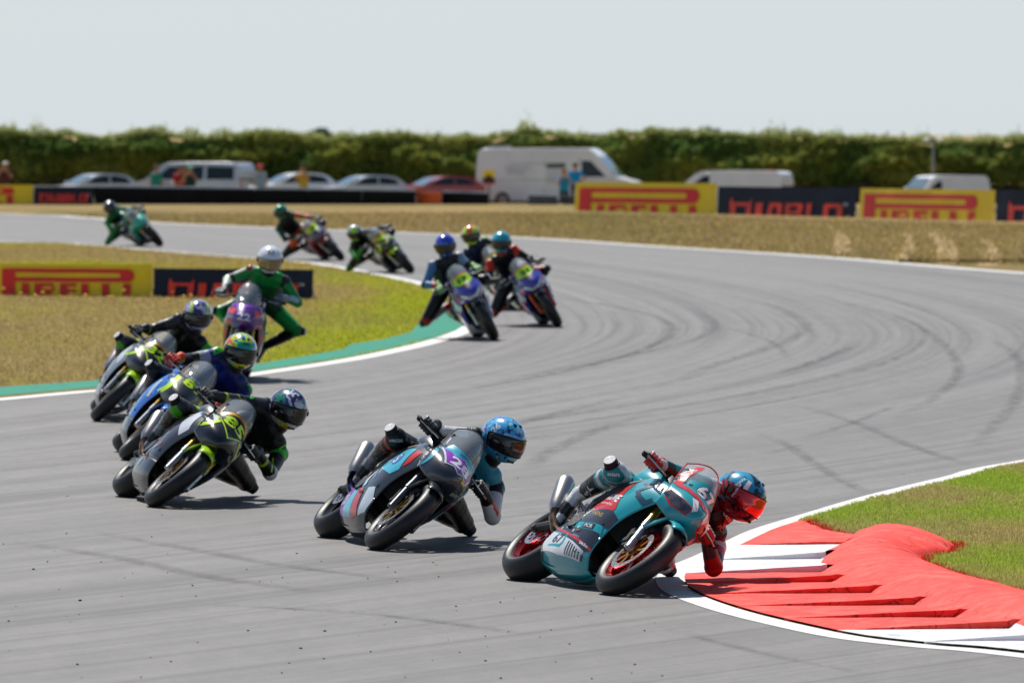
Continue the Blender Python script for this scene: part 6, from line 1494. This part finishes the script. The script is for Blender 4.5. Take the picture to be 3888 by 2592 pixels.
SFL = dict(RL, px=(607, 936), yaw=20, lean=-42, voxel=.015, label='bright teal racing motorcycle, the most distant, alone at far left', rlabel='person in green leathers with a black helmet, the most distant rider at far left', paint=paint('sea_green', '#0c9c8c', .3), nose=paint('sea_green', '#0c9c8c', .3), belly=P_BLK, tank=paint('sea_green', '#0c9c8c', .3), fender=P_BLK, head=(416, 788), hx=-.02, face=(-5, -4, 8), arch=.04,
 suit={'default': hx('#0c6a2c'), 'torso': BLACK, 'chest': hx('#0e5a20'), 'thighI': hx('#0a5a2a'), 'shinI': hx('#0a4a24'), 'uarmO': hx('#6aa08a'), 'farmO': hx('#4a9a5a'), 'uarmI': hx('#0e8a3c'), 'pelvis': BLACK}, glove=hx('#1a1d1c'), pad=hx('#c9c9c9'), boot=(BLACK, hx('#333')), helm=plain('#14181f', '#232a34', .3, 4), decals=[])
for S_ in (S67, S28, S85, S89, S32, S22, S17, STH, SYE, SKA, SKT, SFL): ride(S_)
# ================================================================ PARKED VEHICLES AND ONLOOKERS
M_CGL = mat('car_glass', (.012, .018, .022), .08, spec=.5, var=.1); M_WSC = mat('windscreen_glass', (.10, .16, .18), .08, coat=1, spec=.9, var=.1)
M_CTY = mat('car_tyre', (.02, .02, .02), .8); M_HUB = mat('wheel_trim', (.4, .4, .41), .35, .7); M_RLT = mat('tail_light_red', (.5, .01, .01), .2, coat=1); M_HLT = mat('head_light', (.6, .62, .64), .1, coat=1)
def vehicle(name, cat, label, x_px, d, facing, yaw, paintc, outline, belt, W, wheels, wins, wscreen, rscreen, base_z=-.47, tumble=.16, extras=None, grp='vehicles parked beyond the barrier'):
    """outline: side view (x forward from rear axle side, z) closed polygon; wins: side window polygons; wscreen/rscreen: (x,z)-(x,z) lines of the raked glass"""
    px = (x_px-CX)/F*d; ang = R(yaw) if facing > 0 else pi+R(yaw)
    mw = M.Translation((px, d, base_z)) @ M.Rotation(ang, 4, 'Z')
    t = thing(name, label, cat, group=grp, mw=mw)
    zt = max(p[1] for p in outline)
    def hw(z): return W/2-(max(0, z-belt)*tumble)
    o2 = smoothline(outline+[outline[0]], 3)[:-1]
    # body: thin slices in z so the sides follow the tumblehome
    bm = bmesh.new(); f = bm.faces.new([bm.verts.new((p[0], 0, p[1])) for p in o2]); bm.normal_update(); bmesh.ops.triangulate(bm, faces=[f])
    for z in (belt, belt+.2, belt+.45): bmesh.ops.bisect_plane(bm, geom=bm.verts[:]+bm.edges[:]+bm.faces[:], plane_co=(0, 0, z), plane_no=(0, 0, 1))
    vv = [v.co.copy() for v in bm.verts]; ff = [[v.index for v in q.verts] for q in bm.faces] if not bm.verts.index_update() else None; be = [(e.verts[0].index, e.verts[1].index) for e in bm.edges if e.is_boundary]; bm.free()
    n_ = len(vv); P = [(v.x, hw(v.z), v.z) for v in vv]+[(v.x, -hw(v.z), v.z) for v in vv]
    mb = MB(); mb.add(P, [tuple(q) for q in ff]+[tuple(i+n_ for i in q[::-1]) for q in ff]+[(a, b, b+n_, a+n_) for a, b in be])
    me = recalc(mb.mesh('body', 30)); o = link('body', me, paintc, t); bv = o.modifiers.new('b', 'BEVEL'); bv.width = .05; bv.segments = 2; bv.limit_method = 'ANGLE'; bv.angle_limit = R(40)
    for w_ in wins:
        for s in (-1, 1):
            mb = MB(); mb.add([(x, s*(hw(z)+.006), z) for x, z in w_], [tuple(range(len(w_)))]); g = link('window', mb.mesh('window', 0), M_CGL, t); solid(g, .008, 0)
    for (a, b, m_, nm) in ((wscreen[0], wscreen[1], M_WSC, 'windscreen'),)+(((rscreen[0], rscreen[1], M_CGL, 'rear_window'),) if rscreen else ()):
        d_ = V((b[0]-a[0], b[1]-a[1])).normalized(); nn = V((d_.y, -d_.x)) if nm == 'windscreen' else V((-d_.y, d_.x)); nn = nn*(1 if (nn.x > 0) == (nm == 'windscreen') else -1)*.02
        mb = MB(); P = [(a[0]+nn.x, s*(hw(a[1])-.10), a[1]+nn.y) for s in (-1, 1)]+[(b[0]+nn.x, s*(hw(b[1])-.14), b[1]+nn.y) for s in (1, -1)]; mb.add(P, [(0, 1, 2, 3)]); g = link(nm, mb.mesh(nm, 0), m_, t); solid(g, .02, 0)
    for wx, r in wheels:
        for s in (-1, 1):
            wt = bpy.data.objects.new('wheel', None); COL.objects.link(wt); wt.parent = t; wt.location = (wx, s*(W/2-.08), r)
            cpart('tyre', 'cty%.2f' % r, lambda r=r: MB().lathe([(r, -.07), (r, .07), (r-.03, .10), (r*.62, .10), (r*.62, -.10), (r-.03, -.10)], n=28).mesh('tyre', 40), M_CTY, wt)
            cpart('hubcap', 'chb%.2f' % r, lambda r=r: MB().lathe([(r*.62, -.085), (r*.62, .085), (.03, .105), (.03, -.105)], n=24).mesh('hubcap', 40), M_HUB, wt)
    mxx = max(p[0] for p in outline); mnx = min(p[0] for p in outline)
    for s in (-1, 1):
        mb = MB(); mb.box((wscreen[0][0]-.15, s*(W/2+.10), belt+.08), (.12, .20, .16)); link('wing_mirror', mb.mesh('wing_mirror', 0), paintc, t)
        mb = MB(); mb.box((mnx+.03, s*(W/2-.13), belt*.92), (.06, .16, .38 if zt > 1.7 else .18)); link('tail_light', mb.mesh('tail_light', 0), M_RLT, t)
        mb = MB(); mb.box((mxx-.10, s*(W/2-.22), .68), (.12, .30, .16)); link('headlight', mb.mesh('headlight', 0), M_HLT, t)
    if extras: extras(t, hw)
    return t
CAR = [(-.75, .35), (-.85, .60), (-.82, .90), (-.65, 1.05), (-.25, 1.34), (.3, 1.45), (1.0, 1.45), (1.5, 1.32), (2.15, .98), (2.9, .86), (3.2, .70), (3.25, .45), (3.1, .28), (.0, .25)]
CARW = [[(-.35, 1.02), (-.15, 1.27), (.35, 1.37), (.62, 1.38), (.62, 1.02)], [(.70, 1.02), (.70, 1.38), (1.05, 1.37), (1.42, 1.27), (1.85, 1.02)]]
def car(label, x, d, facing, yaw, col, sc=1.0, name='parked_car', hgt=1.0):
    ol = [(a, b*hgt) for a, b in CAR]; wn = [[(a, b*hgt) for a, b in w_] for w_ in CARW]
    return vehicle(name, 'car', label, x, d, facing, yaw, col, ol, .98*hgt, 1.74, [(0, .31), (2.5, .31)], wn, ((2.13, 1.0*hgt), (1.50, 1.34*hgt)), ((-.68, 1.06*hgt), (-.25, 1.33*hgt)))
P_SIL = mat('silver_car_paint', (.55, .57, .60), .3, .3, coat=.8); P_WHI = mat('white_van_paint', (.88, .89, .90), .35, coat=.5, var=.03, nscale=1); P_RDC = mat('red_car_paint', (.38, .02, .02), .3, coat=.8)
VAN = [(-.95, .35), (-1.0, .9), (-.95, 1.6), (-.85, 1.86), (-.5, 1.94), (1.0, 1.96), (2.2, 1.94), (2.75, 1.80), (3.35, 1.22), (4.0, 1.02), (4.2, .75), (4.2, .40), (.0, .28)]
def van(label, x, d, facing, yaw, col, wins, hgt=1., extras=None, name='parked_van', sx=1., bz=-.47):
    ol = [(a*sx, b*hgt) for a, b in VAN]
    return vehicle(name, 'van', label, x, d, facing, yaw, col, ol, 1.15*hgt, 1.92, [(0, .34), (3.1*sx, .34)], [[(a*sx, b*hgt) for a, b in w_] for w_ in wins], ((3.33*sx, 1.26*hgt), (2.78*sx, 1.80*hgt)), ((-.97*sx, 1.15*hgt), (-.88*sx, 1.72*hgt)), base_z=bz, extras=extras)
car('silver hatchback half hidden behind the left end of the black barrier', 440, 296, -1, 28, P_SIL)
def mpvx(t, hw):
    mb = MB(); mb.box((-.45, .3, 1.835), (.25, .5, .05)); link('roof_light', mb.mesh('roof_light', 0), M_RLT, t)
W3 = [[(-.72, 1.18), (-.70, 1.74), (.55, 1.78), (.55, 1.18)], [(.72, 1.18), (.72, 1.78), (1.75, 1.78), (1.75, 1.18)], [(1.90, 1.18), (1.90, 1.76), (2.35, 1.74), (3.0, 1.20)]]
van('silver window van with dark side glass behind the onlookers on the left', 862, 298, -1, -22, P_SIL, W3, 1.0, mpvx, sx=1.06)
car('small white car right of the silver window van, behind the yellow-shirted onlooker', 1200, 297, -1, 20, P_WHI, hgt=1.02)
car('silver coupe between the small white car and the red car', 1462, 296, -1, 24, P_SIL, hgt=.95)
car('red car next to the tall white van', 1750, 297, -1, 24, P_RDC, hgt=.92)
W1 = [[(2.15, 1.20), (2.15, 1.72), (2.40, 1.70), (2.98, 1.20)]]
van('long low white van above the navy board with closed panel sides', 2905, 299, -1, -20, P_WHI, W1, .93, mpvx, sx=1.1, bz=-.72)
van('small white van peeping over the tilting yellow board', 3665, 298, -1, 24, P_WHI, [[(2.15, 1.20), (2.15, 1.66), (2.40, 1.64), (2.98, 1.20)]], .84, sx=.78, bz=-.74)
BIG = [(-1.2, .40), (-1.25, 1.2), (-1.2, 2.3), (-1.05, 2.58), (-.6, 2.68), (3.5, 2.70), (4.05, 2.64), (4.4, 2.38), (4.88, 1.86), (5.3, 1.40), (6.0, 1.18), (6.2, .85), (6.2, .42), (.0, .30)]
def bigx(t, hw):
    y = -(hw(1.5)+.012)
    def pan(x0, z0, x1, z1, m_, nm):
        mb = MB(); mb.add([(x0, -(hw(z0)+.012), z0), (x1, -(hw(z0)+.012), z0), (x1, -(hw(z1)+.012), z1), (x0, -(hw(z1)+.012), z1)], [(0, 1, 2, 3)]); o = link(nm, mb.mesh(nm, 0), m_, t); solid(o, .006, 0)
    gy = mat('faded_print', (.45, .46, .50), .6)
    for k, (x0, x1, z) in enumerate(((.3, 1.9, 1.98), (.1, 1.3, 1.82), (.2, 1.2, 1.72), (.1, 1.0, 1.62), (.2, 1.1, 1.52))): pan(x0, z, x1, z+.035, gy, 'print_line')
    for k in range(6): pan(2.05, 1.62-.1*k, 2.9-.1*(k % 2), 1.645-.1*k, gy, 'print_line')
    pan(2.05, 1.78, 2.95, 2.02, mat('photo_print', (.12, .16, .16), .5, var=.6, nscale=5), 'picture_panel'); pan(2.1, 1.95, 2.5, 2.0, M_YEL, 'picture_panel')
    pan(3.58, .5, 3.60, 2.3, M_DARK, 'door_gap'); pan(1.95, .5, 1.965, 2.2, M_DARK, 'door_gap')
    pan(-1.0, 1.25, 5.2, 1.27, mat('trim_grey', (.3, .3, .31), .6), 'side_trim')
    mb = MB(); mb.box((-.35, 0, 2.74), (.9, 1.1, .12), None, .9); link('roof_vent', mb.mesh('roof_vent', 0), mat('trim_grey', (.3, .3, .31), .6), t)
vehicle('tall_van', 'van', 'tall white high-roof van with a roof vent, largest vehicle behind the barrier', 1928, 301, 1, -14, P_WHI, BIG, 1.35, 2.0, [(0, .36), (4.7, .36)], [[(3.70, 1.40), (3.70, 2.14), (4.12, 2.12), (4.85, 1.40)]], ((5.24, 1.44), (4.46, 2.30)), None, base_z=-.58, tumble=.07, extras=bigx)
# placard on a post in front of the tall van
p = AT(1856, 675, 290); sg = thing('placard', 'yellow, black and red placard on a brown post in front of the tall white van', 'sign', (p.x, 290, -.5))
zc = p.z+.5; mb = MB(); mb.box((0, 0, zc/2), (.09, .09, zc)); link('post', mb.mesh('post', 0), mat('brown_post', (.12, .08, .05), .8), sg)
for z0, z1, m_, nm in ((.28, .64, M_YEL, 'upper_panel'), (.07, .279, mat('figure_black', (.02, .02, .03), .6), 'dark_panel'), (0, .069, M_RED_, 'red_strip')):
    mb = MB(); mb.box((0, -.07, zc-.3+(z0+z1)/2), (.54, .02, z1-z0)); link(nm, mb.mesh(nm, 0), m_, sg)
mb = MB(); mb.add([(-.24, -.085, zc-.3+.28), (.24, -.085, zc-.3+.28), (.10, -.085, zc-.3+.36), (0, -.085, zc-.3+.48), (-.10, -.085, zc-.3+.36)], [(0, 1, 2, 3, 4)]); link('dark_shape', mb.mesh('dark_shape', 0), mat('figure_black', (.02, .02, .03), .6), sg)

M_PER = vcolm('cloth_and_skin', .8, 0, .3, 30)
SKIN = hx('#b9876a')
def onlooker(label, px, py, d, top, hat, hair='#3a2a1e', pose_='lean', h=1.72, face=180):
    """py: pixel height of the crown"""
    c = AT(px, py, d); z0 = c.z-h; t = thing('person', label, 'person', (c.x, d, z0), 'onlookers behind the barrier')
    t.rotation_euler = (0, 0, rng.uniform(-.5, .5)); B = Body(); s = h/1.72
    B.cap('leg', (-.09*s, 0, .92*s), (-.10*s, 0, .5*s), .085, .06); B.cap('leg', (-.10*s, 0, .5*s), (-.11*s, .02, .09*s), .06, .045); B.cap('leg', (.09*s, 0, .92*s), (.11*s, -.04, .5*s), .085, .06); B.cap('leg', (.11*s, -.04, .5*s), (.12*s, 0, .09*s), .06, .045)
    for q in (-1, 1): B.cap('shoe', (q*.115*s, .03, .045), (q*.13*s, -.13, .04), .045, .04)
    for q in (-1, 1): B.cap('top', (q*.07*s, 0, .98*s), (q*.10*s, 0, 1.30*s), .11, .10); B.cap('top', (q*.08*s, 0, 1.32*s), (q*.17*s, 0, 1.38*s), .085, .062)
    B.cap('skin', (0, 0, 1.40*s), (0, -.01, 1.50*s), .055, .05)
    arms = {'lean': [((.18, 0, 1.38), (.27, -.08, 1.12), (.14, -.30, 1.06)), ((-.18, 0, 1.38), (-.27, -.08, 1.12), (-.12, -.30, 1.06))], 'camera': [((.18, 0, 1.38), (.28, -.12, 1.16), (.06, -.26, 1.50)), ((-.18, 0, 1.38), (-.28, -.12, 1.16), (-.05, -.26, 1.48))], 'down': [((.18, 0, 1.38), (.25, .03, 1.10), (.24, -.06, .86)), ((-.18, 0, 1.38), (-.25, .03, 1.10), (-.24, -.06, .86))], 'hips': [((.18, 0, 1.38), (.36, .05, 1.18), (.18, -.05, 1.0)), ((-.18, 0, 1.38), (-.25, .03, 1.10), (-.24, -.06, .86))]}[pose_]
    for a, b, c_ in arms:
        a, b, c_ = V(a)*s, V(b)*s, V(c_)*s; B.cap('top', a, a+(b-a)*.6, .055, .05); B.cap('skin', a+(b-a)*.6, b, .044, .04); B.cap('skin', b, c_, .04, .03); B.cap('skin', c_, c_+(c_-b).normalized()*.08, .036, .03)
    hd = V((0, -.02, 1.60))*s
    B.cap('skin', hd+V((0, 0, .02)), hd+V((0, -.012, -.055)), .093, .068, 14); B.cap('skin', hd+V((0, -.092, -.01)), hd+V((0, -.10, -.03)), .016, .018, 8)
    for q in (-1, 1): B.cap('skin', hd+V((q*.092, 0, 0)), hd+V((q*.094, 0, -.03)), .018, .014, 8)
    me = B.build('body', .022, 2, {'leg': hx('#2a3446'), 'shoe': hx('#222'), 'top': hx(top), 'skin': SKIN}, hx(top)); o = link('body', me, M_PER, t)
    mb = MB(); mb.sph(hd+V((0, .016, .04)), (.103, .108, .085), 14, 10); link('hair', mb.mesh('hair'), mat('hair_'+hair.strip('#'), hair, .8), t)
    for q in (-1, 1): mb = MB(); mb.sph(hd+V((q*.034, -.088, .012)), .012, 8, 6); link('eye', mb.mesh('eye'), M_BLACK, t)
    mb = MB(); mb.box(hd+V((0, -.083, -.062)), (.045, .012, .010)); link('mouth', mb.mesh('mouth', 0), mat('lip', (.35, .12, .10), .6), t)
    if hat:
        m_ = mat('hat_'+hat.strip('#'), hat, .8); mb = MB(); mb.sph(hd+V((0, 0, .07)), (.112, .118, .062), 14, 8); mb.cyl(hd+V((0, -.03, .062)), hd+V((0, -.03, .072)), .14, .13, 16); link('hat', mb.mesh('hat'), m_, t)
    return t
onlooker('person in a maroon top and pale hat at the far left edge', 22, 615, 240, '#5a2430', '#d8d4d0', pose_='camera')
onlooker('person in a teal top before the bonnet of the silver window van', 594, 626, 240, '#1f8a78', None, pose_='down')
onlooker('person in a red top standing by the front door of the silver window van', 682, 628, 241, '#b52a24', None, pose_='lean')
onlooker('person in a dark red shirt behind the other red-topped onlooker', 700, 626, 246, '#7c2420', None, '#57402c', 'hips')
onlooker('person in a green cap and dark top beside the silver window van', 724, 630, 240, '#1e3a30', '#35b88a', pose_='camera')
onlooker('person in pink-red cap and pale blue shirt behind the silver window van', 988, 624, 240, '#8fa6b8', '#c8304a', pose_='down')
onlooker('person in a yellow shirt standing before the small white car', 1152, 628, 240, '#c8a838', None, '#2a1c14', 'camera')
onlooker('person in a sky blue top with back to the tall white van, arm raised', 2142, 640, 238, '#2a9ac4', None, '#8a6a48', 'camera')
onlooker('person in a bright blue shirt next to the first far yellow board', 2184, 618, 239, '#1f9ad8', None, '#3a2418', 'hips')
